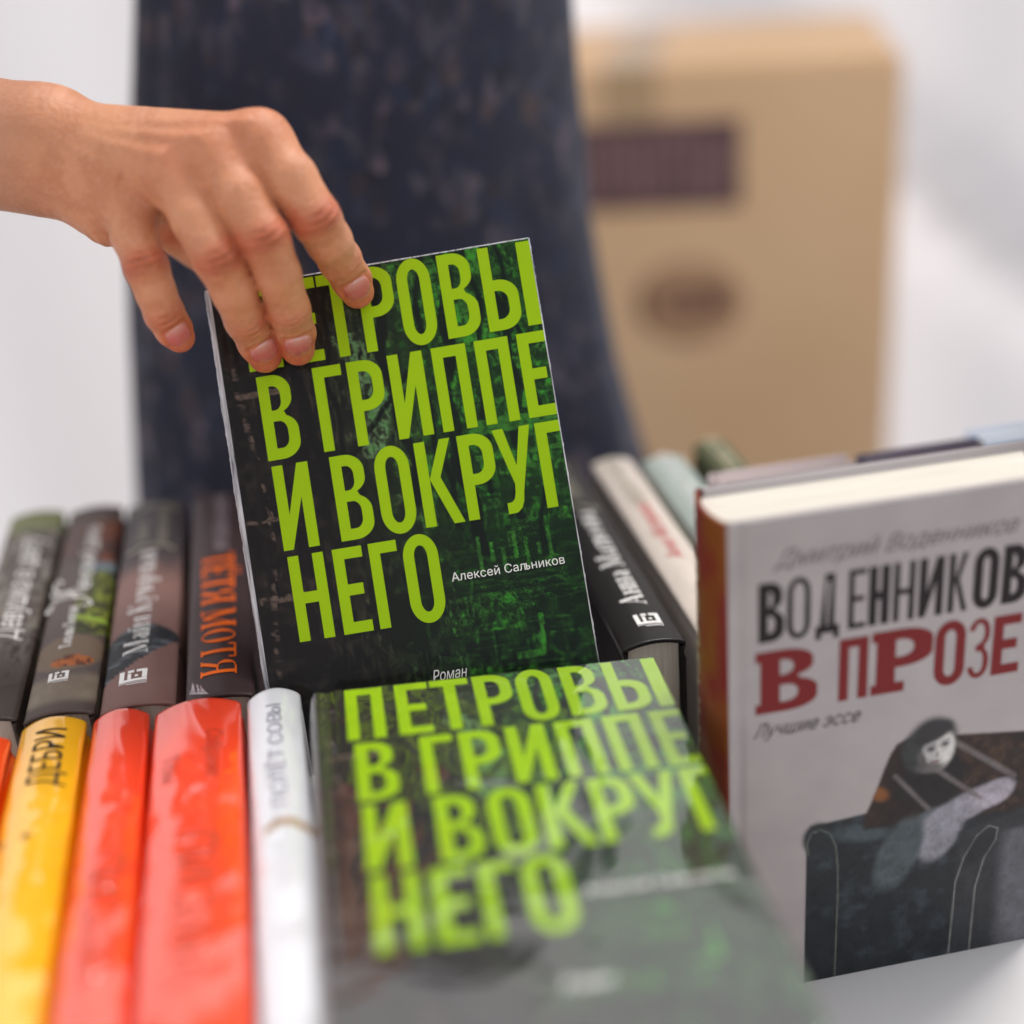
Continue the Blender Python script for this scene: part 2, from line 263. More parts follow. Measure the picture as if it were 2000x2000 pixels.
class Let:
    """collects letter polygons in text units, then lays them on a surface by a map (x, y, k) -> local metres"""
    def __init__(s): s.polys = []
    def grot(s, ch, x, y, h, w, t, fn=grot):
        for o, hs_ in fn(ch, w / h, t / h): s.polys.append(([(x + a * h, y + b * h) for a, b in o], [[(x + a * h, y + b * h) for a, b in q] for q in hs_]))
        return s
    def poly(s, pts): s.polys.append((pts, [])); return s
    def line(s, x0, y0, x1, y1, wd, n=1):
        dx, dy = x1 - x0, y1 - y0; L_ = math.hypot(dx, dy) or 1
        nx, ny = -dy / L_ * wd / 2, dx / L_ * wd / 2
        s.polys.append(([(x0 + nx, y0 + ny), (x1 + nx, y1 + ny), (x1 - nx, y1 - ny), (x0 - nx, y0 - ny)], [])); return s
    def didone(s, txt, x, y, h, sx=1.0, bold=1.0):
        for ch in txt:
            adv, st = DID[ch]
            for q in st:
                if q[0] == 'l': s.line(x + q[1] * h * sx, y + q[2] * h, x + q[3] * h * sx, y + q[4] * h, q[5] * h * (sx ** .5) * bold)
                else:
                    _, cx, cy, rx, ry, a_0, a_1 = q; n = max(6, int(abs(a_1 - a_0) / 18)); A = np.radians(np.linspace(a_0, a_1, n + 1)); o = []; i = []
                    for t in A:
                        wv = (HL + (TH - HL) * abs(math.cos(t)) ** 1.5) * h * (sx ** .5) * bold
                        px, py = x + (cx + rx * math.cos(t)) * h * sx, y + (cy + ry * math.sin(t)) * h
                        o.append((px, py)); i.append((px - wv * math.cos(t), py - HL * h * math.sin(t)))
                    for k in range(n): s.polys.append(([o[k], o[k + 1], i[k + 1], i[k]], []))
            x += adv * h * sx
        return x
    def font(s, txt, x, y, h, sx=1.0, shear=0.0, bold=0.0):
        for sgn, xh in (('ь', .56), ('Ь', .73), ('Ы', .73), ('ы', .56)):
            if sgn in txt:
                a, b = txt.split(sgn, 1)
                if a: x = s.font(a, x, y, h, sx, shear, bold) + .07 * h * sx
                k = h * xh / .73; w_ = h * sx * .58 * xh / .73
                g_ = [('Ь', 0, w_)] + ([('I', w_ + .16 * h * sx, 0)] if sgn in 'Ыы' else [])
                for c_, dx, ww in g_:
                    tt = .125 * h * (sx ** .5)
                    for o_, hh in grot(c_, max(ww, .1) / k, min(tt, (ww or 9) * .36) / k, tt * .85 / k if c_ == 'Ь' else None): s.polys.append(([(x + dx + p * k + q * k * shear, y + q * k) for p, q in o_], [[(x + dx + p * k + q * k * shear, y + q * k) for p, q in z_] for z_ in hh]))
                x += w_ + (.36 * h * sx if sgn in 'Ыы' else .1 * h * sx)
                return s.font(b, x, y, h, sx, shear, bold) if b else x
        cu = bpy.data.curves.new('t', 'FONT'); cu.body = txt; cu.size = 1; cu.shear = shear; cu.offset = bold; cu.resolution_u = 3; cu.fill_mode = 'NONE'
        o = bpy.data.objects.new('t', cu); COL.objects.link(o)
        dg = bpy.context.evaluated_depsgraph_get(); me = o.evaluated_get(dg).to_mesh()
        vs = [(v.co.x, v.co.y) for v in me.vertices]; nb_ = {}
        for e in me.edges: nb_.setdefault(e.vertices[0], []).append(e.vertices[1]); nb_.setdefault(e.vertices[1], []).append(e.vertices[0])
        seen = set(); loops = []
        for i in range(len(vs)):
            if i in seen or i not in nb_: continue
            lp = [i]; seen.add(i); c = i
            while True:
                nx = [j for j in nb_[c] if j not in seen]
                if not nx: break
                c = nx[0] if len(lp) > 1 or len(nx) < 2 else min(nx); seen.add(c); lp.append(c)
            if len(lp) > 2: loops.append([vs[j] for j in lp])
        ar = lambda l: .5 * sum(l[k - 1][0] * l[k][1] - l[k][0] * l[k - 1][1] for k in range(len(l)))
        def inside(p, l):
            r = False
            for k in range(len(l)):
                (x1, y1), (x2, y2) = l[k - 1], l[k]
                if (y1 > p[1]) != (y2 > p[1]) and p[0] < (x2 - x1) * (p[1] - y1) / (y2 - y1) + x1: r = not r
            return r
        if loops:
            sg = math.copysign(1, max((ar(l) for l in loops), key=abs)); outs = [l for l in loops if ar(l) * sg > 0]; hol = [l for l in loops if ar(l) * sg < 0]
            T_ = lambda l: [(x + a * h * sx / .73, y + c * h / .73) for a, c in l]
            for l in outs: s.polys.append((T_(l), [T_(q) for q in hol if inside(q[0], l)]))
        wd = (max(v[0] for v in vs) if vs else 0) * h * sx / .73
        o.evaluated_get(dg).to_mesh_clear(); bpy.data.objects.remove(o)
        return x + wd
    def build(s, name, mat, parent, fmap, step=0.012, sub=3.0):
        V = []; Fs = []
        for k, (o, hs_) in enumerate(s.polys):
            dz = (k % 7) * step; loops = [o] + (hs_ or []); pts = [p for l in loops for p in l]
            tris = [(0, 1, 2), (0, 2, 3)] if (len(pts) == 4 and not hs_) else tessellate_polygon([[Vector((a, c, 0)) for a, c in l] for l in loops])
            st = [[pts[i] for i in tr] for tr in tris]
            while st:
                t3 = st.pop(); e = [math.dist(t3[i], t3[(i + 1) % 3]) for i in range(3)]; m = max(e)
                if m > sub:
                    i = e.index(m); p, q, r = t3[i], t3[(i + 1) % 3], t3[(i + 2) % 3]; c = ((p[0] + q[0]) / 2, (p[1] + q[1]) / 2)
                    st += [[p, c, r], [c, q, r]]
                elif abs((t3[1][0] - t3[0][0]) * (t3[2][1] - t3[0][1]) - (t3[2][0] - t3[0][0]) * (t3[1][1] - t3[0][1])) > 1e-6:
                    b = len(V); V += [fmap(a, c, dz) for a, c in t3]; Fs.append([b, b + 1, b + 2])
        V = np.array(V) * 0.001
        ob = mesh_obj(name, V, Fs, mat, parent, smooth=False)
        return ob

# ------------------------------------------------------------------ books
def spine_x(z, T, b): return -b * (1 - (2 * z / T) ** 2)
def book(name, mat, W, H, T, cover_mat, colf, bulge=2.5, nfront=(2, 2), ny=60, nsp=24, label=None, group=None, cat='book', flat_ends=True):
    """case-bound book; local x spine->fore edge, y tail->head, z back->front (millimetres). Front board lies on z = T/2"""
    root = empty(name, mat); tag(root, label, cat, group)
    hT = T / 2; th = 2.3
    prof = []                                   # (x, z, region)
    for x in np.linspace(W, 8, nfront[0]): prof.append((x, -hT, 0))
    for x, d in ((6.5, .55), (5, .8), (3.5, .5), (2.2, .05), (.9, .0)): prof.append((x, -hT + d, 0))
    for z in np.linspace(-hT, hT, nsp + 1):
        e = 1 - abs(z / hT); r = 1.3
        xx = spine_x(z, T, bulge) + (r * (1 - min(1, e * hT / r)) ** 2 * .5)
        prof.append((xx, z, 1))
    for x, d in ((.9, .0), (2.2, .05), (3.5, .5), (5, .8), (6.5, .55)): prof.append((x, hT - d, 2))
    for x in np.linspace(8, W, nfront[1]): prof.append((x, hT, 2))
    pr = np.array(prof); n = len(pr)
    ys = np.linspace(0, H, ny)
    ys = np.concatenate([[0.0, .25], ys[1:-1], [H - .25, H]]); ny = len(ys)
    inx = pr[:, 0].copy(); inz = pr[:, 1].copy()
    inz = np.where(pr[:, 2] == 0, -hT + th, np.where(pr[:, 2] == 2, hT - th, np.clip(pr[:, 1], -hT + th, hT - th)))
    inx = np.where(pr[:, 2] == 1, np.maximum(pr[:, 0] + 1.6, -bulge + 1.6), pr[:, 0]); inx[0] -= 0.01; inx[-1] -= .01
    V = []; 
    for k, y in enumerate(ys):
        rnd = .25 if k in (0, ny - 1) else 0
        xo = pr[:, 0].copy(); zo = pr[:, 1].copy()
        if rnd:
            zo = np.where(pr[:, 2] == 2, zo - rnd, np.where(pr[:, 2] == 0, zo + rnd, zo)); xo = np.where(pr[:, 2] == 1, xo + rnd, xo)
        V.append(np.stack([xo, np.full(n, y), zo], 1))
    for y in (0, H): V.append(np.stack([inx, np.full(n, float(y)), inz], 1))
    V = np.concatenate(V)
    G = np.arange(ny * n).reshape(ny, n); I0 = np.arange(n) + ny * n; I1 = I0 + n
    q = [np.stack([G[:-1, :-1], G[:-1, 1:], G[1:, 1:], G[1:, :-1]], -1).reshape(-1, 4)]
    q.append(np.stack([I0[:-1], I0[1:], G[0, 1:], G[0, :-1]], -1)); q.append(np.stack([G[-1, :-1], G[-1, 1:], I1[1:], I1[:-1]], -1))
    q.append(np.stack([I0[1:], I0[:-1], I1[:-1], I1[1:]], -1))
    Fs = np.concatenate(q)[:, ::-1].tolist()
    Fs.append([int(I0[0])] + [int(g) for g in G[:, 0]] + [int(I1[0])]); Fs.append([int(I1[-1])] + [int(g) for g in G[::-1, -1]] + [int(I0[-1])])
    reg = np.concatenate([np.tile(pr[:, 2], ny), pr[:, 2], pr[:, 2]])
    col = colf(V[:, 0], V[:, 1], V[:, 2], reg)
    mesh_obj('cover', V * .001, Fs, cover_mat, root, col=col)
    # page block with rounded back
    rec = 3.2; zz = np.linspace(-hT + th + .05, hT - th - .05, 13); xb = np.array([spine_x(z, T, bulge) + 2.4 for z in zz]); xf = np.array([W - rec - 1.5 - 2.0 * (1 - (z / hT) ** 2) for z in zz])
    ring = list(zip(xb, zz)) + list(zip(xf[::-1], zz[::-1])); m = len(ring)
    Vp = np.array([(x, y, z) for y in (rec, H - rec) for x, z in ring])
    Fp = [[i, (i + 1) % m, m + (i + 1) % m, m + i] for i in range(m)]
    for k in range(12):
        a, b_, c, d = k, k + 1, m - 2 - k, m - 1 - k
        Fp.append([a, d, c, b_]); Fp.append([m + a, m + b_, m + c, m + d])
    mesh_obj('page_block', Vp * .001, Fp, M_PAGES, root, smooth=False)
    root['_T'] = T; root['_b'] = bulge
    return root
def spine_map(T, b, up=+1, off=.25):
    """text runs from tail to head (up=+1, letter tops towards the back board) or head to tail"""
    if up > 0: return lambda a, c, dz: (spine_x(-c, T, b) - off - dz, a, -c)
    return lambda a, c, dz: (spine_x(c, T, b) - off - dz, -a, c)
def upright_map(T, b, off=.25): return lambda a, c, dz: (spine_x(a, T, b) - off - dz, c, a)
def front_map(T, off=.08): return lambda a, c, dz: (a, c, T / 2 + off + dz)
def emblem(root, T, b, yb, s, mat=None, zo=0.0):
    """square publisher's emblem of bars near the tail of the spine with two small lines under it"""
    L_ = Let(); R = lambda x0, y0, x1, y1: L_.poly([(x0 * s - s * 5 + zo, yb + y0 * s), (x0 * s - s * 5 + zo, yb + y1 * s), (x1 * s - s * 5 + zo, yb + y1 * s), (x1 * s - s * 5 + zo, yb + y0 * s)])
    R(0, 2.2, 10, 3.8); R(0, 3.8, 1.8, 10); R(3, 3.8, 4.3, 7.8); R(3, 8.3, 5.2, 10); R(5.6, 5, 6.8, 6.4); R(6.2, 8.3, 10, 10); R(8.2, 3.8, 10, 8.3)
    for r_, (x0, x1) in enumerate(((0, 10), (3, 10))):
        for k in np.arange(x0, x1, .8): R(k, 1.0 - r_ * 1.2, k + .5, 1.7 - r_ * 1.2)
    L_.build('publisher_emblem', mat or M_WHITE, root, upright_map(T, b))

def spine_up(xl, xr, y0, y1, top=0.13):
    """matrix for a book lying on its fore edge with its spine up, tail towards the camera"""
    b = 2.5
    return frame(((xl + xr) / 2, y0, top), (0, 0, -1), (0, 1, 0), (1, 0, 0)), (xr - xl) * 1000, (y1 - y0) * 1000
K = 1.06
def row_book(xl, xr, y0, y1, label, colf, cover_mat=None, top=0.0, bulge=2.6, group=None, cov=128, ny=110, nsp=36, rot=0):
    T = (xr - xl) * K - 0.8; H = (y1 - y0) * K
    Z = .13 + top - bulge * .001
    cov = min(cov, (Z - .001) * 1000)
    m = frame(((xl + xr) / 2 * K * .001, y0 * K * .001, Z), (0, 0, -1), (0, 1, 0), (1, 0, 0))
    if rot: m = m @ Matrix.Rotation(rot, 4, 'X')
    r = book('book', m, cov, H, T, cover_mat or M_PRINT, colf, bulge=bulge, ny=ny, nsp=nsp, label=label, group=group)
    return r, T, H, bulge
def plain(c):
    c = lin(c)
    def f(x, y, z, reg):
        n_ = fbm(x * .2 + z * .3, y * .1, 5)[:, None]
        return np.tile(c, (len(x), 1)) * (.92 + .16 * n_)
    return f
GB = 'books standing spine up in the back row'
GF = 'books standing spine up in the front row'

# --- green novel cover painting: dots only; colour and fill of the screen
def green_cover(x, y, z, reg):
    yy = y - 199.0                              # 0 at head
    g = sstep(25, 95, x)
    n1 = fbm(x * .22, yy * .22, 3, 6); n2 = fbm(x * .05, yy * .05, 9, 3); n3 = fbm(x * .6, yy * .35, 21, 4); n4 = fbm(x * .09 + 5, yy * .03, 31, 3); n6 = fbm(x * .9, yy * .12, 43, 4); n7 = fbm(x * .10, yy * .8, 47, 3)
    top = sstep(-150, -60, yy)
    tone = .07 + .17 * g * top * n3 * 2 + .16 * sstep(.5, .7, n1) + .42 * sstep(.50, .66, n1) * sstep(.46, .58, n3) * top * sstep(50, 90, x + 24 * (n2 - .5))
    tone += .20 * sstep(.54, .64, n6) * sstep(.45, .6, n2) + .16 * sstep(.58, .66, n7) * sstep(70, 95, x)
    for k, (cx, w_) in enumerate(((69, 2.2), (83, 1.3), (92, 2.6), (104, 1.2), (114, 1.8), (121, 1.0), (32, 1.6), (46, 1.0))):   # dark trunks
        tone *= 1 - .85 * sstep(w_ + .5, w_ - .5, np.abs(x - cx - 3 * np.sin(yy * .05 + k) - 1.2 * np.sin(yy * .21 + k * 2))) * (yy > -100 - 12 * (k % 3))
    # shop front and lit windows, lower right
    tone += .28 * ((yy < -139) & (yy > -154) & (x > 76) & (x < 106 + 6 * n1)) * sstep(.3, .7, n3)
    tone += .35 * ((yy < -168) & (yy > -176) & (x > 60) & (x < 108)) * sstep(.4, .6, n3)
    tone += .4 * ((yy < -70) & (yy > -76) & (x > 96)) + .32 * ((yy < -84) & (yy > -86) & (x > 96)) + .4 * (np.abs(x - 122) < 1.2) * (yy < -78) * (yy > -100)
    tone += .5 * (np.abs(x - 112 - (yy + 150) * .06) < .9) * (yy < -150) * (yy > -166) + .4 * ((yy < -164) & (yy > -167) & (x > 100) & (x < 112))
    for k in range(7): tone += .38 * (np.abs(x - (92 + k * 4.7)) < .8) * (yy < -(116 + k % 3 * 3)) * (yy > -(131 - k % 2 * 4))
    # pale trunk with dark branches, upper middle
    tr = np.abs(x - (56 + 4 * np.sin(yy * .09)) + (yy + 50) * .12)
    trunk = sstep(7, 3, tr) * (yy < -26) * (yy > -78) * sstep(.3, .55, n3)
    tone += .5 * trunk
    tone -= .5 * (np.abs((x - 62) - (yy + 60) * .9) < 1.6) * (yy > -85) * (yy < -45)
    # left part: dry brown street marks
    streak = (np.abs(x - (8 + 3 * np.sin(yy * .05))) < 1.0) * sstep(.5, .65, n3) + ((np.abs(yy + 45 + x * .0) < 1.2) & (x > 4) & (x < 26)) + ((np.abs(yy + 128) < 1.4) & (x > 2) & (x < 20) & (n3 > .45)) + ((np.abs(yy + 96) < 1.0) & (x < 14) & (n3 > .5))
    tone = tone * (.62 + .38 * g) + .45 * streak * (1 - g)
    tone *= .85 * np.where(reg == 2, 1, .5) * (1 - .55 * sstep(-150, -190, yy) * (n1 < .58))
    c = mixc(lin((104, 88, 78)), lin((58, 116, 42)), g); c = mixc(c, lin((100, 132, 90)), trunk)
    c = mixc(c, lin((60, 170, 40)), .6 * g * sstep(.55, .75, n3)); tone = (tone * .72 - .02) * (.45 + 1.1 * vnoise(x * 1.9, yy * 1.9, 77)); tone = np.where(tone > .2, tone * 1.25, tone)
    return np.concatenate([c, np.clip(tone, 0, 1)[:, None]], 1)
TITLE = [  # letter, left edge mm, width mm, line
 ('П', 11.6, 14.0, 0), ('Е', 30.3, 12.4, 0), ('Т', 43.6, 14.6, 0), ('Р', 59.9, 14.0, 0), ('О', 75.9, 13.7, 0), ('В', 93.2, 14.1, 0), ('Ь', 110.0, 13.9, 0), ('I', 125.8, 4.4, 0),
 ('В', 13.6, 14.2, 1), ('Г', 36.5, 11.6, 1), ('Р', 50.4, 13.9, 1), ('И', 67.2, 14.2, 1), ('П', 85.2, 14.0, 1), ('П', 102.8, 13.7, 1), ('Е', 120.1, 11.3, 1),
 ('И', 14.4, 14.6, 2), ('В', 37.9, 14.3, 2), ('О', 55.3, 14.1, 2), ('К', 72.3, 15.9, 2), ('Р', 89.8, 13.8, 2), ('У', 104.2, 15.3, 2), ('Г', 121.5, 10.0, 2),
 ('Н', 15.2, 14.4, 3), ('Е', 33.3, 11.9, 3), ('Г', 47.9, 11.3, 3), ('О', 61.2, 14.1, 3)]
TOPS = (-1.0, -38.0, -74.8, -111.8)
def green_book(mat, label, group=None, film=False):
    W, H, T = 131.5, 199.0, 25.0
    r = book('book', mat, W, H, T, M_HALF_FILM if film else M_HALF, green_cover, bulge=2.2, nfront=(14, 250), ny=400, nsp=16, label=label, group=group)
    t = Let()
    for ch, x, w_, ln_ in TITLE:
        tt = 4.4 if ch != 'I' else 5.6
        t.grot(ch, x, H + TOPS[ln_] - 34.4, 34.4, w_, tt)
    t.build('title_lettering', M_LIME_FILM if film else M_LIME, r, front_map(T))
    a = Let(); xe = a.font('Алексей Сальников', 0, 0, 1, bold=.012); k = 45.8 / xe
    a = Let(); a.font('Алексей Сальников', 79.0, H - 132.1, 3.5, sx=k / 3.5, bold=.012); a.build('author_lettering', M_WHITE, r, front_map(T))
    a = Let(); xe = a.font('Роман', 0, 0, 1, shear=.3); a = Let(); a.font('Роман', 65, H - 170.1, 4.4, sx=14.5 / xe / 4.4, shear=.3); a.build('genre_lettering', M_WHITE, r, front_map(T))
    return r, W, H, T

# --- the held book
th_ = math.radians(9.3)
xd = np.array([math.cos(th_), math.sin(th_), .02]); xd /= np.linalg.norm(xd)
yd = np.array([-math.sin(th_), math.cos(th_), -math.tan(math.radians(3.5))]); yd -= xd * (xd @ yd); yd /= np.linalg.norm(yd)
nd = np.cross(xd, yd)
TRc = ray(1025, 466) * .575                     # head / fore-edge corner of the front board, camera space
org = TRc - xd * .130 - yd * .199 - nd * .0125
to_w = lambda v: M3 @ v
main_m = frame(CAM + to_w(org), to_w(xd), to_w(yd), to_w(nd))
main, MW, MH, MT = green_book(main_m, 'upright dark novel with big lime green title, held up by the hand')
# shrink film standing off the spine edge and the head of the held book
def film_strip():
    rng = random.Random(4); V = []; Fs = []
    n = 150
    for k in range(n + 1):
        y = MH + .6 - k * (MH - 5) / n; f_ = k / n
        wob = .12 * math.sin(k * .7) + rng.uniform(-.30, .20) + .2 * math.sin(k * .21)
        wdt = (1.7 if f_ < .4 else 1.7 - .7 * (f_ - .4)) + (.6 * wob if f_ < .55 else .15 * wob)
        for a, (u_, z_) in enumerate(((0, .35), (.3, .9), (.65, .3), (1, -.5))):
            V.append((.3 - u_ * wdt - .8 * (u_ > 0), y, MT / 2 - .6 + z_ + (.15 * math.sin(k * .33) * u_)))
    for k in range(n):
        for a in range(3): i = k * 4 + a; Fs.append([i, i + 1, i + 5, i + 4])
    b = len(V)
    for k in range(n + 1):
        x = k * MW / n
        V += [(x, MH - .2, MT / 2 + .12), (x, MH + .30 + .04 * math.sin(k * .37), MT / 2 + .1), (x, MH + .5, MT / 2 - 1.6)]
    for k in range(n):
        for a in range(2): i = b + k * 3 + a; Fs.append([i, i + 1, i + 4, i + 3])
    for k in range(n + 1):
        y = MH - k * MH / n; 
        V += [(MW - .1, y, MT / 2 + .12), (MW + .35 + rng.uniform(-.1, .25) * (rng.random() < .3), y, MT / 2 - .1)]
    b2 = b + 3 * (n + 1)
    for k in range(n): i = b2 + k * 2; Fs.append([i, i + 1, i + 3, i + 2])
    o = mesh_obj('shrink_film', np.array(V) * .001, Fs, M_PLASTIC, main)
    return o
film_strip()
# --- the same novel lying flat in front, on a stack
def flat_matrix(x0, yfar, ztop, yaw=0):
    m = Matrix.Translation((x0, yfar, ztop)) @ Matrix.Rotation(yaw, 4, 'Z')
    return m @ Matrix.Translation((0, -.199, -.0125))
gb, _, _, _ = green_book(flat_matrix(-.0085, .4680, .1385, math.radians(-2.3)) @ Matrix.Rotation(math.radians(2.2), 4, 'Y'), 'dark novel with lime green title lying flat on top of the stack in front', 'novels stacked flat in the foreground', film=True)
Vf = []; Ff = []
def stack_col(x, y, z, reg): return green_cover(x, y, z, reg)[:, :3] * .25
for k in range(4):
    ztop = .132 - .0255 * (k + 1)
    book('book', flat_matrix(-.0115 + (.002, -.001, .003, 0)[k], .460 + (.001, -.002, .002, 0)[k], ztop, math.radians((.6, 1.4, .2, .9)[k])), 131.5, 199, 25, M_PRINT, stack_col, bulge=2.2, ny=12,
         label='dark novel lying flat, %s below the top one of the stack' % ('first', 'second', 'third', 'fourth')[k], group='novels stacked flat in the foreground')

# --- back row, left to right
def c_land(x, y, z, reg):                       # old painting of a crowd in grey and brown
    n = fbm(z * .25, y * .12, 11, 5); n2 = fbm(z * .8, y * .25, 12, 4)
    c = mixc(lin((90, 80, 72)), lin((150, 142, 132)), sstep(.35, .65, n) * sstep(0, 190, y))
    c = mixc(c, lin((60, 46, 42)), sstep(.5, .62, n2) * sstep(6, -2, z * -1 + 4)); c = mixc(c, lin((120, 125, 80)), sstep(172, 186, y))
    return mixc(c, lin((70, 60, 54)), sstep(60, 20, y))
def c_zh(x, y, z, reg):
    base = lin((92, 80, 76)); n = fbm(z * .2, y * .1, 7, 5); n2 = fbm(z * .35, y * .3, 8, 4)
    c = np.tile(base, (len(x), 1))
    right = sstep(-2, 5, z + (n - .5) * 10)
    c = mixc(c, mixc(lin((112, 62, 42)), lin((62, 44, 40)), sstep(.4, .6, n)), sstep(128, 140, y + z * .6) * (.35 + .65 * right))
    c = mixc(c, lin((104, 118, 126)), right * sstep(122, 126, y) * sstep(137, 131, y))
    gr = mixc(lin((58, 60, 34)), lin((128, 138, 48)), sstep(.45, .68, n2))
    c = mixc(c, gr, right * sstep(60, 66, y) * sstep(128, 120, y)); c = mixc(c, lin((150, 178, 60)), right * (np.abs(y - 80 + z * .4) < 2))
    pl = ((z / 13) ** 2 + ((y - 48) / 13) ** 2)
    c = mixc(c, lin((120, 100, 82)), sstep(1.5, 1.2, pl)); c = mixc(c, mixc(lin((176, 96, 40)), lin((96, 48, 30)), sstep(.45, .6, n2)), sstep(.7, .55, ((z - 2) / 11) ** 2 + ((y - 40) / 6) ** 2))
    c = mixc(c, mixc(lin((110, 96, 82)), lin((140, 126, 108)), n), sstep(32, 26, y)); c = mixc(c, lin((80, 66, 60)), sstep(180, 186, y) + sstep(12, 5, y))
    return c
def c_maya(x, y, z, reg):
    n = fbm(z * .12, y * .06, 13, 4); st = fbm(z * .1, y * .9 + z * .12, 14, 3)
    c = mixc(lin((142, 108, 100)), lin((112, 80, 74)), sstep(90, 40, y) * .3 + n * .5)
    c = mixc(c, lin((74, 66, 68)), sstep(108, 140, y + (n - .5) * 20))
    hat = (y < 66 - (z * z) * .05) & (y > 22 + (z + 14) * 1.0)
    c = mixc(c, mixc(lin((38, 40, 44)), lin((88, 94, 98)), sstep(.5, .75, st)), sstep(0, 1, hat * 1.0))
    return mixc(c, lin((126, 92, 84)), sstep(14, 8, y) * .4)
def c_motya(x, y, z, reg):
    n = fbm(z * .1, y * .05, 15, 3)
    c = mixc(lin((72, 54, 54)), lin((58, 42, 44)), n); return mixc(c, lin((96, 82, 84)), sstep(-9, -14, z) * .5)  # sheen along the left edge is painted into the spine colour
def c_black(x, y, z, reg): return plain((30, 26, 26))(x, y, z, reg)
r0, T, H, b = row_book(-142.5, -116.2, 474, 664, 'grey spine with an old crowd painting, leftmost book of the back row', c_land, group=GB)
L_ = Let(); xe = L_.font('Девушка в цвету', 0, 0, 1, shear=.35); L_ = Let(); L_.font('Девушка в цвету', 62, -6.5, 11, sx=108 / xe / 11, shear=.35); L_.build('title_lettering', M_WHITE, r0, spine_map(T, b))
emblem(r0, T, b, 16, .9)
r1, T, H, b = row_book(-114.2, -87.9, 470, 660, 'spine printed with green foliage and an orange pie, swirling white capital', c_zh, group=GB)
L_ = Let(); k_ = 37.5 / Let().didone('Татьяна Толстая', 0, 0, 5.0); L_.didone('Татьяна Толстая', 51.5, -.6, 5.0, sx=k_, bold=1.35); L_.build('author_lettering', M_WHITE, r1, spine_map(T, b))
L_ = Let()
def swirl(pts, wd):
    pts = np.array(pts, float); m = []
    for i in range(len(pts) - 1):
        p0 = pts[max(i - 1, 0)]; p1 = pts[i]; p2 = pts[i + 1]; p3 = pts[min(i + 2, len(pts) - 1)]
        for t in np.linspace(0, 1, 6, endpoint=False): m.append(.5 * ((2 * p1) + (-p0 + p2) * t + (2 * p0 - 5 * p1 + 4 * p2 - p3) * t * t + (-p0 + 3 * p1 - 3 * p2 + p3) * t ** 3))
    m.append(pts[-1])
    for a, b_ in zip(m[:-1], m[1:]): L_.line(a[0], a[1], b_[0], b_[1], wd)
swirl([(94, 11), (90, 13), (93, 14), (99, 10), (99, 2), (95, -4), (90, -6), (89, -2)], 1.0); swirl([(116, 9), (121, 11), (117, 13), (108, 10), (104, 4), (97, 1)], 1.0)
swirl([(102, 13), (103, 4), (103, -3)], 1.1); swirl([(112, 13), (107, 13), (106, 6), (107, -4)], .8)
k_ = 67 / Let().font('енский день', 0, 0, 1); L_.font('енский день', 106, -4.5, 7.5, sx=k_ / 7.5, shear=.35)
L_.build('title_lettering', M_WHITE, r1, spine_map(T, b)); emblem(r1, T, b, 23.5, .82, zo=-2.2)
r2, T, H, b = row_book(-86.4, -58.0, 467, 657, 'reddish brown spine with a dark straw hat picture and white serif name', c_maya, group=GB)
L_ = Let(); k_ = 99.5 / Let().didone('Майя Кучерская', 0, 0, 10.0); L_.didone('Майя Кучерская', 40.5, -2.4, 10.0, sx=k_, bold=1.0)
L_.build('author_lettering', M_WHITE, r2, spine_map(T, b))
L_ = Let(); swirl([(141, 11), (145, 6), (146, 0), (145, -6), (141, -11)], 1.6); swirl([(189, 11), (193, 6), (194, 0), (193, -6), (189, -11)], 1.6)
L_.font('Плач по', 152, 2.5, 5.5, sx=.8, bold=.02); L_.font('уехавшей учитель', 147, -7, 5.5, sx=.62, bold=.02); L_.build('title_lettering', M_TANINK, r2, spine_map(T, b)); emblem(r2, T, b, 15.5, 1.12, zo=-2.4)
r3, T, H, b = row_book(-55.2, -28.8, 464, 654, 'dark brown spine with tall orange serif capitals reading down', c_motya, group=GB)
L_ = Let(); x_ = L_.didone('ТЁТЯ МОТЯ', 0, 0, 14.2, sx=1.0, bold=1.25); k_ = 114 / x_
L_ = Let(); L_.didone('ТЁТЯ МОТЯ', -129, -7.3, 14.2, sx=k_, bold=1.2); L_.build('title_lettering', M_ORANGE, r3, spine_map(T, b, -1))
L_ = Let(); xe = L_.font('МАЙЯ КУЧЕРСКАЯ', 0, 0, 1, bold=.02); L_ = Let(); L_.font('МАЙЯ КУЧЕРСКАЯ', -198, -2.0, 6.6, sx=65 / xe / 6.6, bold=.02); L_.build('author_lettering', coated('pale_mauve_ink', lin((176, 160, 166)), rough=.5, coat=.4), r3, spine_map(T, b, -1))
# right of the held book
r4, T, H, b = row_book(108.5, 134.2, 453, 643, 'black spine with white serif name, right beside the held book', c_black, group=GB)
L_ = Let(); x_ = L_.didone('Анна Матвеева', 0, 0, 10.5, sx=1, bold=1.2); k_ = 97 / x_
L_ = Let(); L_.didone('Анна Матвеева', 30.5, -5.6, 10.5, sx=k_, bold=1.2); L_.build('author_lettering', M_WHITE, r4, spine_map(T, b))
L_ = Let(); swirl([(130, 10), (133, 5), (134, 0), (133, -5), (130, -10)], 1.4); L_.font('Лолотта', 142, -5, 9, sx=.9, bold=.02); L_.build('title_lettering', M_TANINK, r4, spine_map(T, b)); emblem(r4, T, b, 11.5, 1.05, zo=2.2)
r5, T, H, b = row_book(139.6, 160.3, 449, 630, 'cream spine with pale red script, right of the black spine', plain((222, 208, 196)), group=GB)
L_ = Let(); L_.font('Анна Матвеева', 70, -3, 7.5, sx=.8, shear=.4); L_.build('author_lettering', M_PINKINK, r5, spine_map(T, b))
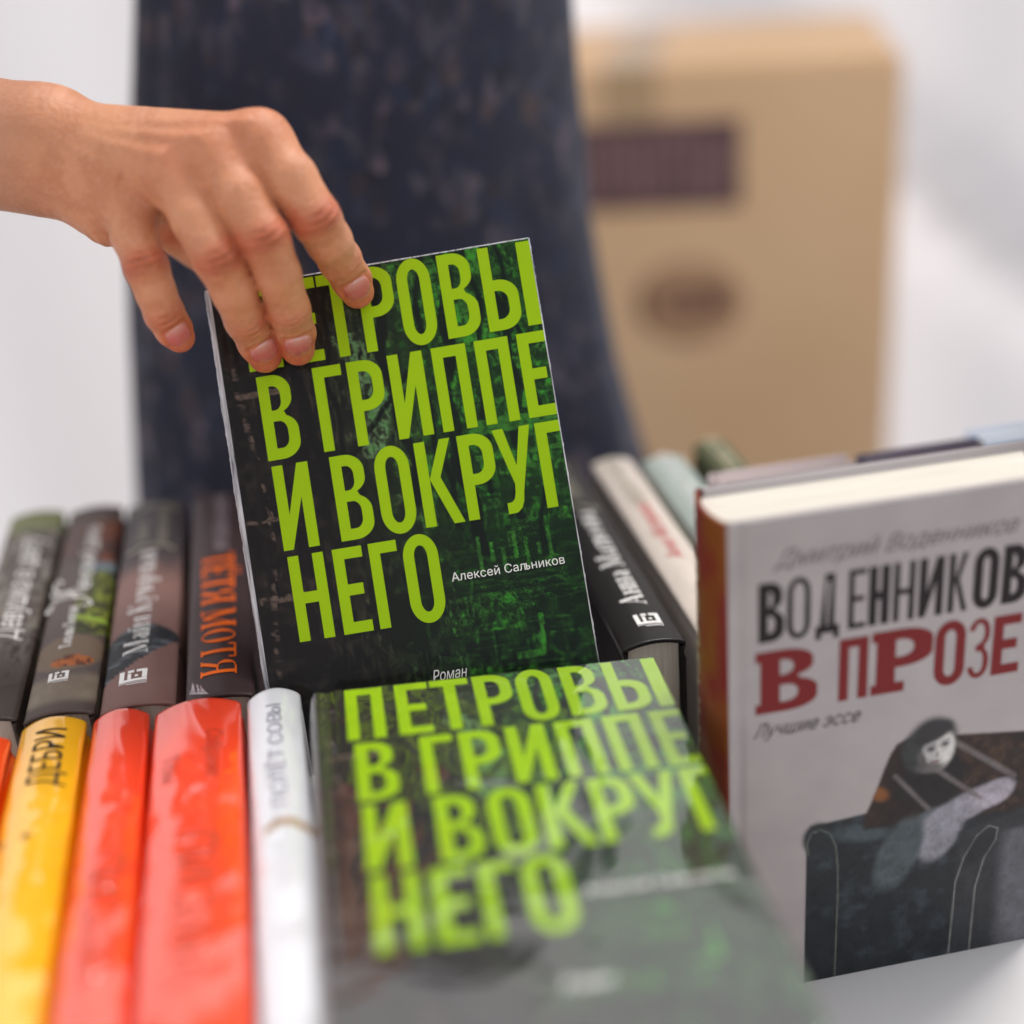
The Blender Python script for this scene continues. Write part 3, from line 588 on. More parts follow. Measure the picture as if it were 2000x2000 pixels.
L_ = Let(); L_.font('ЗАВИДНОЕ ЧУВСТВО', 130, -3.5, 8.5, sx=.5); L_.build('title_lettering', M_TANINK, r5, spine_map(T, b))
r6, T, H, b = row_book(163.5, 185.5, 447, 624, 'pale grey green spine between the cream and the olive ones', plain((176, 186, 178)), group=GB)
L_ = Let(); L_.font('СБОРНИК РАССКАЗОВ', 90, -4, 8, sx=.8); L_.build('title_lettering', M_WHITE, r6, spine_map(T, b))
r7, T, H, b = row_book(190.5, 209, 447, 626, 'dark olive green spine, last one seen before the box', plain((92, 94, 66)), top=.004, group=GB)
L_ = Let(); L_.font('ПОВЕСТИ', 150, -4, 7, sx=.9, bold=.02); L_.build('title_lettering', M_CREAMINK, r7, spine_map(T, b))

# --- front row
y0f, y1f = 268, 456
def row_f(*a, **k): return row_book(*a, group=GF, cover_mat=M_FILM, bulge=4.5, **k)
f0, T, H, b = row_f(-143, -116.5, 274, 460, 'bright orange spine at the left end of the front row', plain((255, 80, 4)), top=.002)
f1, T, H, b = row_f(-114.5, -90.4, 271, 466, 'yellow spine with black drawn lettering in the front row', plain((255, 186, 0)), top=.001)
L_ = Let(); x_ = L_.font('ДЕБРИ', 0, 0, 1, bold=.03); L_ = Let(); L_.font('ДЕБРИ', 0, -6.5, 11.5, sx=38 / x_ / 11.5, bold=.03); L_.build('title_lettering', M_BLACKINK, f1, lambda a, c, dz: spine_map(T, 4.5)(a + H - 47, c, dz))
L_ = Let(); 
for a_, c_ in ((0, -4), (0, 5)): L_.font('*', a_, c_, 7)
L_.build('ornament', M_BLACKINK, f1, lambda a, c, dz: spine_map(T, 4.5)(a + H - 78, c, dz))
RED = (255, 70, 28)
f2, T, H, b = row_f(-88.6, -67.4, 268, 464, 'thinner red orange spine in shiny film, right of the yellow one', plain(RED), top=.001)
L_ = Let(); L_.font('ПИСЬМА', -118, -5, 12, sx=.9, bold=.02); L_.build('title_lettering', M_DIMRED, f2, lambda a, c, dz: spine_map(T, 4.5, -1)(a, c, dz))
f3, T, H, b = row_f(-65.8, -34.0, 268, 459, 'thicker red orange spine in shiny film, left of the white one', plain(RED), top=.003)
L_ = Let(); L_.font('ПИСЬМА', -118, -6, 14, sx=.9, bold=.03); L_.font('Том II', -168, -12, 6, sx=1.1); L_.font('Собрание', -180, 4, 6, sx=.8); L_.build('title_lettering', M_DIMRED, f3, lambda a, c, dz: spine_map(T, 4.5, -1)(a, c, dz))
def c_owl(x, y, z, reg):
    n = fbm(z * .2, y * .2, 19, 4); c = np.tile(lin((232, 232, 236)), (len(x), 1))
    br = (np.abs(y - (116 + 5 * np.cos(z * .16) + z * .15)) < 2.2) & (z > -6)
    return mixc(c, lin((178, 140, 96)), sstep(0, 1, br * (.6 + .6 * n)))
f4, T, H, b = row_f(-32.6, -12.2, 262, 458, 'white spine with a row of small dark capitals, beside the flat novel', c_owl, top=.003)
L_ = Let(); x_ = L_.font('ПРИВЕТ СОВЫ', 0, 0, 1, bold=.01); L_ = Let(); L_.font('ПОЛЁТ СОВЫ', H - 78, -2.8, 5.6, sx=72 / x_ / 5.6, bold=0); L_.build('title_lettering', M_PALEINK, f4, spine_map(T, 4.5))
# film tuft on the thick red one
V = []; Fs = []; rng = random.Random(9)
for k in range(9):
    a = rng.uniform(-1, 1); h = rng.uniform(4, 9)
    V += [(-4.2, 3 + k * .3, -3 + k * .8), (-4.2, 3.5 + k * .3, -1.8 + k * .8), (-4.5 - h * .7, 5 + a * 2, 0 + k * .3 + a)]
    Fs.append([3 * k, 3 * k + 1, 3 * k + 2])
V = np.array(V); V[:, 1] = H + 1 - V[:, 1] * .6 + (0)
mesh_obj('film_tuft', V * .001, Fs, M_PLASTIC, f3)

# --- white essay book standing on the right
pW = P(1416, 1026, .48); SE = .96
Hs = pW[2] * 1000 / SE; Ts = 34.0
def c_essay(x, y, z, reg):
    n = fbm(x * .05, y * .05, 23, 4); yy = y - Hs; f_ = (reg == 2) * 1.0
    c = mixc(np.tile(lin((164, 154, 155)), (len(x), 1)), lin((180, 171, 170)), n)
    n3 = fbm(x * .3, yy * .3, 29, 4); n5 = fbm(x * .12, yy * .12, 37, 4)
    def paint(mask, col_):
        nonlocal c
        c = mixc(c, lin(col_), np.asarray(mask, float) * f_)
    def ell(cx, cy, rx, ry, rot=0, soft=.22):
        a = math.radians(rot); u_ = ((x - cx) * math.cos(a) + (yy - cy) * math.sin(a)) / rx; v_ = (-(x - cx) * math.sin(a) + (yy - cy) * math.cos(a)) / ry
        return sstep(1 + soft, 1 - soft, np.sqrt(u_ * u_ + v_ * v_))
    def band(x0, y0, x1, y1, wd, soft=.4):
        dx, dy = x1 - x0, y1 - y0; L2 = dx * dx + dy * dy; t = np.clip(((x - x0) * dx + (yy - y0) * dy) / L2, 0, 1)
        return sstep(wd / 2 + soft, wd / 2 - soft, np.hypot(x - x0 - t * dx, yy - y0 - t * dy))
    def curve(pts, wd):
        m = 0
        for p, q in zip(pts[:-1], pts[1:]): m = np.maximum(m, band(p[0], p[1], q[0], q[1], wd))
        return m
    def ring(cx, cy, rx, ry, rot=0, wd=.07): return ell(cx, cy, rx * (1 + wd), ry * (1 + wd), rot, .03) - ell(cx, cy, rx * (1 - wd), ry * (1 - wd), rot, .03)
    below = lambda px, py: sstep(.7, -.7, (yy - np.interp(x, px, py)) / np.sqrt(1 + (np.interp(x + .8, px, py) - np.interp(x - .8, px, py)) ** 2 / 2.56))
    # sofa: scrolled arm on the left, dark leather back
    sofa = below([30, 34, 58, 140], [-150, -138, -136.5, -136]) * sstep(32, 33, x)
    paint(sofa, (36, 39, 43)); paint(sofa * sstep(.5, .8, n5) * .7, (58, 66, 72)); paint(ell(37.5, -145, 6.5, 8, 10), (38, 42, 46)); paint(curve([(33.5, -152), (32.8, -146), (34.5, -141.5), (38.5, -140.5), (42.5, -143.5), (45, -150), (46, -160), (46.5, -175), (46, -225)], .5) * .8, (112, 116, 108)); paint(ell(56, -146, 12, 4, -12, .5), (70, 80, 84))
    # coat over the back
    coat = below([55.5, 58, 61, 64, 66.5, 69, 73, 95, 122, 140], [-141, -135, -127, -117, -110, -106, -104, -106.5, -110, -112]) * sstep(-146, -143, yy + (x - 60) * .06) * sstep(55, 58, x)
    paint(coat, (42, 32, 30)); paint(coat * sstep(.4, .8, n3) * sstep(88, 100, x) * .8, (78, 56, 44)); paint(coat * sstep(.5, .8, n5) * .7, (58, 44, 40)); paint(ell(62, -128, 5, 3, -35, .5) * coat, (128, 78, 40))
    # trousers
    paint(ell(86, -150, 18, 9, 38), (96, 104, 110)); paint(ell(100, -142, 20, 6.5, 22), (150, 145, 154)); paint(ell(112, -138, 9, 6, 24), (166, 158, 168)); paint(ell(90, -153, 8, 14, -24), (140, 138, 146));
    paint(ell(72, -160, 9, 18, -20), (76, 84, 88)); paint(below([100, 140], [-154, -146]) * sstep(96, 100, x), (46, 48, 52)); paint(curve([(97, -225), (98, -180), (101, -168), (106, -158), (111, -154), (115, -156), (114.5, -162), (110, -170), (107, -185), (106.5, -225)], .6) * .8, (138, 136, 134)); paint(ell(108, -164, 4.5, 9, -28, .5), (34, 36, 40)); paint(sstep(114, 122, x) * sstep(-156, -160, yy), (92, 92, 98))
    # dark pullover, straps, hair, face
    paint(ell(86, -125, 13, 13), (30, 27, 29)); paint(ell(82, -130, 14, 9, -20), (34, 30, 31))
    for q in ((94, -110, 120, -131, 2.6), (86, -121, 106, -139, 2.2), (69, -121, 84, -140, 2.0)): paint(band(*q, .9) * .8, (112, 104, 104))
    paint(ell(84, -106, 10, 9.5, 10), (50, 50, 52)); paint(ell(78, -112, 6.5, 10, 15), (56, 58, 58)); paint(ell(86.5, -112.5, 6.6, 8.8, -8), (184, 180, 178)); paint(ell(89.5, -112, 3.5, 7.0, -8, .4), (204, 200, 196))
    paint(ell(84, -103.5, 8.5, 4.2, 22), (52, 50, 52)); paint(ell(83.8, -119.8, 5.6, 2.6, -6, .5), (104, 98, 98)); paint(ell(79.8, -116, 1.8, 4.5, 10, .5), (92, 88, 88)); paint(ell(83.3, -111.0, 2.0, 1.3, 12, .8), (104, 100, 104)); paint(ell(89.3, -109.6, 2.0, 1.3, 12, .8), (108, 104, 108)); paint(ell(83.4, -111.1, .8, .6, 0, .5), (58, 54, 58)); paint(ell(89.4, -109.7, .8, .6, 0, .5), (58, 54, 58)); paint(band(81.6, -109.4, 85, -109, .5), (100, 94, 98)); paint(band(87.8, -108, 91, -107.6, .5), (100, 94, 98))
    paint(ell(86.2, -114, .8, 1.6, 0, .5), (150, 144, 144)); paint(ell(85.6, -117.2, 2.1, .6, 0, .4), (128, 104, 104))
    fig = np.clip(sofa + coat, 0, 1) * f_; c = c * (1 + fig[:, None] * (.75 * (fbm(x * .25, yy * .25, 53, 5) - .5) + .35 * (fbm(x * 1.2, yy * .6, 59, 3) - .5))[:, None])
    cs = mixc(lin((122, 28, 34)), lin((128, 66, 24)), sstep(.35, .65, fbm(z * .05, y * .03, 41, 3))); cs = mixc(cs, lin((70, 20, 24)), sstep(60, 20, y) * .8)
    return np.where((reg == 1)[:, None], cs, c)
essay = book('book', frame((pW[0], pW[1] + SE * Ts / 2000, 0), (SE, 0, 0), (0, 0, SE), (0, -SE, 0)), 135, Hs, Ts, M_PRINT, c_essay, bulge=4.0, nfront=(4, 220), ny=300, nsp=24,
             label='white book standing upright at the right with black and red title over a seated man', group=None)
t = Let()
for ch, x0, x1, tt in zip('ВОДЕННИКОВ', (12.3, 23.3, 34.4, 47, 54.9, 64.6, 74.6, 86.2, 96.2, 107.8), (22.3, 32.3, 43.6, 53.8, 63.0, 72.9, 84.3, 94.2, 106.2, 117.8), (3.7, 2.2, 3.2, 2.2, 3.3, 2.3, 3.0, 2.5, 3.7, 3.8)): t.grot(ch, x0, Hs - 50.5, 24.8, x1 - x0, tt)
t.build('title_lettering', M_BLACKINK, essay, front_map(Ts))
t = Let(); y_ = Hs - 81.5
t.grot('В', 11.2, y_, 27, 24.4, 6.4, slab); t.grot('П', 44, y_, 27, 11.6, 3.9); t.grot('Р', 57, y_, 27.5, 24.5, 6.4, slab); t.grot('О', 82.4, y_ - .5, 27.5, 12.4, 4.0); t.grot('З', 96.0, y_, 26.5, 8.6, 2.2); t.grot('Е', 106, y_, 26, 11.4, 4.2)
t.build('subtitle_lettering', M_REDINK, essay, front_map(Ts))
t = Let(); xe = t.font('Дмитрий Воденников', 0, 0, 1, shear=.45); t = Let(); t.font('Дмитрий Воденников', 18, Hs - 20.5, 7.2, sx=95 / xe / 7.2, shear=.45); t.build('author_lettering', M_GREYINK, essay, front_map(Ts))
t = Let(); xe = t.font('Лучшие эссе', 0, 0, 1, shear=.45); t = Let(); t.font('Лучшие эссе', 10, Hs - 92, 6.2, sx=43.5 / xe / 6.2, shear=.45); t.build('note_lettering', M_BLACKINK, essay, front_map(Ts))
t = Let(); xe = t.font('ВОДЕННИКОВ', 0, 0, 1, bold=.03); t = Let(); t.font('ВОДЕННИКОВ', -Hs + 22, -14, 11, sx=130 / xe / 11, bold=.03); t.build('spine_lettering', M_CREAMINK, essay, spine_map(Ts, 4.0, -1))
# two more standing behind it
def behind(px, py, z, W_, H_, T_, colr, label):
    p = P(px, py, z)
    H_ = p[2] * 1000 - 1
    return book('book', frame(p + np.array([0, T_ / 2000, -H_ * .001]), (1, 0, 0), (0, 0, 1), (0, -1, 0)), W_, H_, T_, M_PRINT, plain(colr), bulge=2, ny=30, label=label)
behind(1400, 944, .655, 68, 0, 12, (214, 196, 194), 'pale pink book whose top edge shows behind the white upright book')
behind(1688, 899, .66, 60, 0, 8, (92, 82, 96), 'grey violet book whose top edge shows behind the white upright book')
hb = behind(1915, 864, .72, 48, 0, 16, (190, 204, 224), 'pale blue book behind the right end of the white upright book')


# ------------------------------------------------------------------ the person: hand and forearm as one skin, grown from a distance field
def J(u, v, z): return ray(u, v) * z           # pixel ray at depth z (mm) in camera space
def coverz(u, v):
    d = ray(u, v); return (TRc @ nd) / (d @ nd) * 1000
def tipz(u, v, r): return coverz(u, v) - r
FING = {   # name: joints (u, v, z mm), radii mm: knuckle, mid proximal, PIP, mid middle, DIP, mid distal, tip
 'pinky': ([(258, 398, 549), (262, 460, 541), (286, 522, 535), (303, 568, 538), (321, 612, 543), (338, 642, 549), (351, 659, 553)], [10.0, 8.7, 8.3, 7.5, 7.5, 6.9, 6.0]),
 'ring': ([(350, 352, 536), (385, 430, 529), (428, 508, 526), (455, 566, 534), (481, 625, 545), (503, 668, 555), (517, 695, 560)], [11.0, 9.4, 9.1, 8.3, 8.2, 7.8, 6.9]),
 'middle': ([(424, 312, 532), (470, 385, 526), (516, 466, 524), (543, 535, 533), (564, 605, 545), (576, 650, 555), (582, 681, 561)], [11.4, 9.8, 9.4, 8.5, 8.2, 7.8, 6.9]),
 'index': ([(508, 282, 534), (568, 350, 529), (617, 428, 531), (642, 470, 539), (664, 508, 549), (686, 546, 557), (698, 570, 561)], [11.6, 9.9, 9.4, 8.7, 8.3, 7.7, 6.8]),
 'thumb': ([(205, 330, 578), (265, 385, 590), (330, 436, 602), (392, 478, 611), (450, 515, 618), (500, 545, 618), (530, 560, 616)], [15.0, 14.0, 11.6, 10.6, 10.4, 9.8, 8.6]),
}
for k in ('ring', 'middle', 'index'):          # pads rest on the cover
    a, r = FING[k]; (u6, v6, z6), (u5, v5, z5), (u4, v4, z4), (u3, v3, z3) = a[6], a[5], a[4], a[3]
    dz = coverz(u6, v6) - r[6] + .3 - z6; a[6] = (u6, v6, z6 + dz); a[5] = (u5, v5, z5 + dz * .75); a[4] = (u4, v4, z4 + dz * .45); a[3] = (u3, v3, z3 + dz * .15)
a, r = FING['thumb']; a[6] = (530, 560, coverz(530, 560) + 25 + r[6]); a[5] = (500, 545, coverz(500, 545) + 25.5 + r[5]); a[4] = (450, 515, coverz(450, 515) + 26 + r[4])
fin = {k: (np.array([J(*p) for p in a]), np.array(r)) for k, (a, r) in FING.items()}
def capsd(Pt, a, b, ra, rb):
    ba = b - a; pa = Pt - a; h = np.clip((pa @ ba) / (ba @ ba), 0, 1)
    return np.linalg.norm(pa - h[..., None] * ba, axis=-1) - (ra + (rb - ra) * h)
def smin(a, b, k):
    h = np.clip(.5 + .5 * (b - a) / k, 0, 1); return b * (1 - h) + a * h - k * h * (1 - h)
def chain(Pt, pts, rad, k=2.2):
    d = None
    for i in range(len(pts) - 1):
        c = capsd(Pt, pts[i], pts[i + 1], rad[i], rad[i + 1]); d = c if d is None else smin(d, c, k)
    return d
wr = np.array([J(95, 262, 560), J(60, 322, 566)])      # radial and ulnar side of the wrist
elb = np.array([J(-420, 205, 640), J(-430, 322, 648)])
fo1 = np.array([J(-120, 232, 585), J(-150, 318, 592)])
palm_caps = [(wr[0], fin['index'][0][0], 12.5, 11.0), (wr[0] * .6 + wr[1] * .4, fin['middle'][0][0], 13.0, 11.2), (wr[1] * .7 + wr[0] * .3, fin['ring'][0][0], 13.0, 10.8), (wr[1], fin['pinky'][0][0], 13.0, 10.4),
             (wr[1] + np.array([9, -2, -6]), J(215, 425, 560), 14, 11.5),                     # hypothenar pad
             (wr[0] + np.array([0, 0, -6]), J(330, 390, 575), 14, 10), (J(160, 330, 572), J(420, 350, 560), 12, 9)]   # thenar and palm mass
arm_caps = [(wr[0], fo1[0], 17.5, 20), (wr[1], fo1[1], 16.5, 19), (fo1[0], elb[0], 20, 30), (fo1[1], elb[1], 19, 29), ((wr[0] + wr[1]) / 2, (fo1[0] + fo1[1]) / 2, 18, 21)]
def palm_d(Pt):
    d = None
    for a, b, ra, rb in palm_caps:
        c = capsd(Pt, a, b, ra, rb); d = c if d is None else smin(d, c, 9)
    for a, b, ra, rb in arm_caps: d = smin(d, capsd(Pt, a, b, ra, rb), 12)
    return d
def grow(lo, hi, h, clipx):
    xs, ys, zs = [np.arange(lo[i], hi[i], h, dtype=np.float64) for i in range(3)]
    D = np.full((len(xs), len(ys), len(zs)), 50.0, np.float32)
    def region(pmin, pmax):
        s = []
        for i, ax in enumerate((xs, ys, zs)):
            a = max(0, np.searchsorted(ax, pmin[i]) - 1); b = min(len(ax), np.searchsorted(ax, pmax[i]) + 1); s.append(slice(a, b))
        return tuple(s)
    def pts(sl):
        g = np.meshgrid(xs[sl[0]], ys[sl[1]], zs[sl[2]], indexing='ij'); return np.stack(g, -1)
    step = 24
    for i0 in range(0, len(xs), step):
        sl = (slice(i0, min(i0 + step, len(xs))), slice(0, len(ys)), slice(0, len(zs)))
        D[sl] = palm_d(pts(sl))
    Dp = D.copy()
    for k, (p_, r_) in fin.items():
        sl = region(p_.min(0) - 20, p_.max(0) + 20)
        Pt = pts(sl); d = chain(Pt, p_, r_)
        D[sl] = np.minimum(D[sl], smin(d, Dp[sl], 7.0 if k != 'thumb' else 12.0))
    # tendons and knuckle hollows on the back of the hand
    return xs, ys, zs, D
def surface_nets(xs, ys, zs, D):
    s = D < 0
    c = [(i, j, k) for i in (0, 1) for j in (0, 1) for k in (0, 1)]
    nx, ny, nz = D.shape
    cnt = sum(s[i:nx - 1 + i, j:ny - 1 + j, k:nz - 1 + k].astype(np.int8) for i, j, k in c)
    act = (cnt > 0) & (cnt < 8); idx = -np.ones(act.shape, np.int64); ai = np.argwhere(act); idx[act] = np.arange(len(ai))
    acc = np.zeros((len(ai), 3)); num = np.zeros(len(ai))
    g = lambda o: D[ai[:, 0] + o[0], ai[:, 1] + o[1], ai[:, 2] + o[2]].astype(float)
    for o in c:
        for ax in range(3):
            if o[ax] == 0:
                o2 = list(o); o2[ax] = 1; a = g(o); b = g(o2); m = (a < 0) != (b < 0)
                t = np.where(m, a / np.where(m, a - b, 1), 0); p = np.tile(np.array(o, float), (len(ai), 1)); p[:, ax] += t
                acc[m] += p[m]; num[m] += 1
    V = ai + acc / num[:, None]; h = xs[1] - xs[0]
    V = V * h + np.array([xs[0], ys[0], zs[0]])
    F_ = []
    for ax in range(3):
        sl0 = [slice(None)] * 3; sl1 = [slice(None)] * 3; sl0[ax] = slice(0, -1); sl1[ax] = slice(1, None)
        a = s[tuple(sl0)]; b = s[tuple(sl1)]; e = np.argwhere(a != b); fl = a[tuple(e.T)]
        u_, v_ = [(1, 2), (2, 0), (0, 1)][ax]
        ok = (e[:, u_] > 0) & (e[:, v_] > 0) & (e[:, u_] < D.shape[u_] - 1) & (e[:, v_] < D.shape[v_] - 1); e = e[ok]; fl = fl[ok]
        def at(du, dv): q = e.copy(); q[:, u_] -= du; q[:, v_] -= dv; return idx[tuple(q.T)]
        q = np.stack([at(1, 1), at(0, 1), at(0, 0), at(1, 0)], 1); q[~fl] = q[~fl][:, ::-1]; F_.append(q)
    F_ = np.concatenate(F_); return V, F_
lo = np.array([-372.0, -20.0, -690.0]); hi = np.array([-40.0, 222.0, -505.0])
gx, gy, gz, D = grow(lo, hi, 0.95, None)
HV, HF = surface_nets(gx, gy, gz, D)
# keep the one connected skin
lab = np.arange(len(HV))
while True:
    m = lab[HF].min(1); l2 = lab.copy()
    for k in range(4): np.minimum.at(l2, HF[:, k], m)
    l2 = l2[l2]
    if (l2 == lab).all(): break
    lab = l2
big = np.bincount(lab).argmax(); keep = lab == big; HF = HF[keep[HF[:, 0]]]; ren = np.cumsum(keep) - 1; HV = HV[keep]; HF = ren[HF]
# smooth once along the surface
def neigh_smooth(V, F_, it=3, lam=.5):
    for _ in range(it):
        acc = np.zeros_like(V); n = np.zeros(len(V))
        for a, b in ((0, 1), (1, 2), (2, 3), (3, 0)):
            np.add.at(acc, F_[:, a], V[F_[:, b]]); np.add.at(acc, F_[:, b], V[F_[:, a]]); np.add.at(n, F_[:, a], 1); np.add.at(n, F_[:, b], 1)
        V = V + lam * (acc / n[:, None] - V)
    return V
HV = neigh_smooth(HV, HF, 3)
def vnormals(V, F_):
    fn = np.cross(V[F_[:, 2]] - V[F_[:, 0]], V[F_[:, 3]] - V[F_[:, 1]]); n = np.zeros_like(V)
    for k in range(4): np.add.at(n, F_[:, k], fn)
    return n / (np.linalg.norm(n, axis=1)[:, None] + 1e-9)
HN = vnormals(HV, HF)
fw = HN[:, 2]                                   # how much the skin faces up/outwards (dorsal side)
disp = np.zeros(len(HV)); red = np.zeros(len(HV)); crease = np.zeros((len(HV), 3)); dark = np.zeros(len(HV)); tipred = np.zeros(len(HV))
dorsal_dir = np.array([0.0, .35, .93]); dorsal_dir /= np.linalg.norm(dorsal_dir)
dors = sstep(-.1, .6, HN @ dorsal_dir)
nail_spec = {}
for k, (p_, r_) in fin.items():
    for ji, wt in ((2, 1.0), (4, .7)):
        c = p_[ji]; d = p_[ji + 1] - p_[ji - 1]; d /= np.linalg.norm(d)
        q = HV - c; along = q @ d; lat = np.cross(d, dorsal_dir); lat /= np.linalg.norm(lat); across = q @ lat
        rr = np.linalg.norm(q - along[:, None] * d, axis=1)
        near = np.exp(-(along / (r_[ji] * .62)) ** 2) * (rr < r_[ji] * 1.7) * dors
        lens = near * np.exp(-(across / (r_[ji] * .75)) ** 2)
        disp += .55 * wt * lens
        curve = along + .035 * across ** 2 * (1 if ji == 2 else .8)
        w_ = np.exp(-(along / (r_[ji] * .55)) ** 2) * np.exp(-(across / (r_[ji] * .8)) ** 2) * (rr < r_[ji] * 1.6) * dors
        nz_ = fbm(across * .35 + ji, along * .5, 51 + ji, 3) - .5
        disp -= .62 * wt * w_ * np.cos(2 * math.pi * (curve + nz_ * 2.2) / 2.7)
        disp -= .36 * wt * np.exp(-((curve - 4.2) / 1.1) ** 2) * w_ ** .5
        red += near * .9 * wt; dark += w_ * wt * sstep(.0, .95, np.cos(2 * math.pi * (curve + nz_ * 2.2) / 2.7)) + .8 * wt * np.exp(-((curve - 4.2) / 1.3) ** 2) * w_ ** .5; m = w_ > .05; crease[m, 0] = curve[m]; crease[m, 1] = across[m]; crease[:, 2] = np.maximum(crease[:, 2], w_)
    # finger tip flush
    q = HV - p_[6]; tipred += np.exp(-(np.linalg.norm(q, axis=1) / 11) ** 2)
    # MCP knuckle
    if k != 'thumb':
        q = HV - p_[0]; rr = np.linalg.norm(q, axis=1); kn = np.exp(-(rr / 15) ** 4) * dors
        disp += .9 * kn; red += .55 * np.exp(-(rr / 13) ** 2) * dors
# extensor tendons over the back of the hand, hollows between the knuckles
for k in ('pinky', 'ring', 'middle', 'index'):
    a = (wr[0] + wr[1]) / 2; b = fin[k][0][0]; ba = b - a; h = np.clip((HV - a) @ ba / (ba @ ba), .15, 1); dd = np.linalg.norm(np.cross(HV - a, ba / np.linalg.norm(ba)), axis=1)
    dd = np.abs((HV - a) @ np.cross(ba / np.linalg.norm(ba), dorsal_dir)); on = ((HV - a) @ ba / (ba @ ba) > .1) & ((HV - a) @ ba / (ba @ ba) < 1.02)
    disp += 1.0 * np.exp(-(dd / 2.4) ** 2) * dors * on * sstep(.35, .75, h)
fks = ['pinky', 'ring', 'middle', 'index']
for a, b in zip(fks[:-1], fks[1:]):
    m_ = (fin[a][0][0] + fin[b][0][0]) / 2 + np.array([1, -1, 8]); rr = np.linalg.norm(HV - m_, axis=1); disp -= 2.1 * np.exp(-(rr / 8.5) ** 2) * dors
disp += .10 * (fbm(HV[:, 0] * .5, HV[:, 1] * .5 + HV[:, 2] * .3, 61, 3) - .5)
# wrist folds on the ulnar side
wq = HV - J(210, 455, 552); ww = np.exp(-(np.linalg.norm(wq, axis=1) / 13) ** 2); disp -= .25 * ww * np.cos((wq @ np.array([.85, .5, 0])) * 2.0)
HV2 = HV + HN * disp[:, None]
# nails: sit in a shallow bed
def finger_sdf(k, Pt): return chain(Pt, *fin[k])
NAILS = {'pinky': ((351, 657), 4.7, 10.0), 'ring': ((519, 691), 5.4, 11.6), 'middle': ((585, 680), 5.5, 11.6), 'index': ((701, 568), 5.4, 11.4)}
nail_data = []
from mathutils.bvhtree import BVHTree
bvh = BVHTree.FromPolygons([tuple(v) for v in HV2], [tuple(int(i) for i in f_) for f_ in HF])
for k, ((u_, v_), hw, ln_) in NAILS.items():
    p_, r_ = fin[k]; d = p_[6] - p_[4]; d /= np.linalg.norm(d)
    c0 = J(u_, v_, 545); vd = -c0 / np.linalg.norm(c0)
    out = vd - d * (vd @ d); out /= np.linalg.norm(out); lat = np.cross(d, out)
    # surface point under the nail centre, seen from the camera
    hit = bvh.ray_cast(Vector((0, 0, 0)), Vector(-vd)); c = np.array(hit[0])
    nn = np.array(hit[1]); nn = nn if nn @ vd > 0 else -nn
    nn = nn - lat * (nn @ lat); nn /= np.linalg.norm(nn); ax = np.cross(lat, nn); ax = ax if ax @ d > 0 else -ax
    nail_data.append((k, c, ax, lat, nn, hw, ln_))
    q = HV2 - c; x_ = q @ lat; y_ = q @ ax; z_ = q @ nn; ins = ((np.abs(x_) / (hw + .55)) ** 3.2 + (np.abs(y_ + .0) / (ln_ / 2 + .55)) ** 3.2)
    near = (z_ > -8) & (z_ < 5) & (ins < 3.5)
    groove = np.exp(-((ins ** (1 / 3.2) - 1.0) * 6.5) ** 2) * (y_ < ln_ * .42); HV2 -= HN * (groove * near * .55)[:, None]
    rim = np.exp(-((ins ** (1 / 3.2) - 1.22) * 7) ** 2) * (y_ < ln_ * .40); HV2 += HN * (rim * near * .28)[:, None]
    red += .6 * groove * near
base = lin((216, 148, 108)); 
n1 = fbm(HV[:, 0] * .12, HV[:, 1] * .12 + HV[:, 2] * .09, 71, 4); n2 = fbm(HV[:, 0] * .9, HV[:, 1] * .9 + HV[:, 2] * .7, 77, 3)
hc = mixc(np.tile(base, (len(HV), 1)), lin((204, 136, 98)), sstep(.35, .65, n1)); hc = mixc(hc, lin((222, 162, 134)), sstep(.5, .7, n2) * .35)
hc = mixc(hc, lin((200, 96, 64)), np.clip(red * 1.25, 0, 1) * .68); hc = mixc(hc, lin((208, 92, 66)), np.clip(tipred * 1.15, 0, 1) * .68)
hc = mixc(hc, lin((186, 132, 104)), sstep(-165, -215, HV[:, 0]) * .8)  # shade on wrist and forearm painted into the skin colour
hc = mixc(hc, lin((150, 76, 52)), np.clip(dark, 0, 1) * .55)  # darker joint creases: skin pigment plus painted shade in the folds
skin, snt, sb_ = newmat('skin'); L = snt.links.new
vc = N(snt, 'ShaderNodeVertexColor', layer_name='Col'); L(vc.outputs[0], sb_.inputs['Base Color'])
sb_.inputs['Roughness'].default_value = .42; sb_.inputs['Subsurface Weight'].default_value = .15; sb_.inputs['Subsurface Radius'].default_value = (1.0, .35, .18); sb_.inputs['Subsurface Scale'].default_value = .003
sb_.inputs['Specular IOR Level'].default_value = .4
tc = N(snt, 'ShaderNodeTexCoord'); vo = N(snt, 'ShaderNodeTexVoronoi', Scale=1500.0, feature='DISTANCE_TO_EDGE'); L(tc.outputs['Object'], vo.inputs['Vector'])
n_ = N(snt, 'ShaderNodeTexNoise', Scale=420.0, Detail=4.0); L(tc.outputs['Object'], n_.inputs['Vector'])
at = N(snt, 'ShaderNodeAttribute', attribute_name='crease'); wv_map = N(snt, 'ShaderNodeMapping'); L(at.outputs['Vector'], wv_map.inputs[0]); wv_map.inputs['Scale'].default_value = (1, .12, 0)
nn2 = N(snt, 'ShaderNodeTexNoise', Scale=1.3, Detail=3.0, Distortion=.4); L(wv_map.outputs[0], nn2.inputs['Vector'])
sx_ = N(snt, 'ShaderNodeSeparateXYZ'); L(at.outputs['Vector'], sx_.inputs[0])
ml = N(snt, 'ShaderNodeMath', operation='MULTIPLY'); L(nn2.outputs[0], ml.inputs[0]); L(sx_.outputs[2], ml.inputs[1])
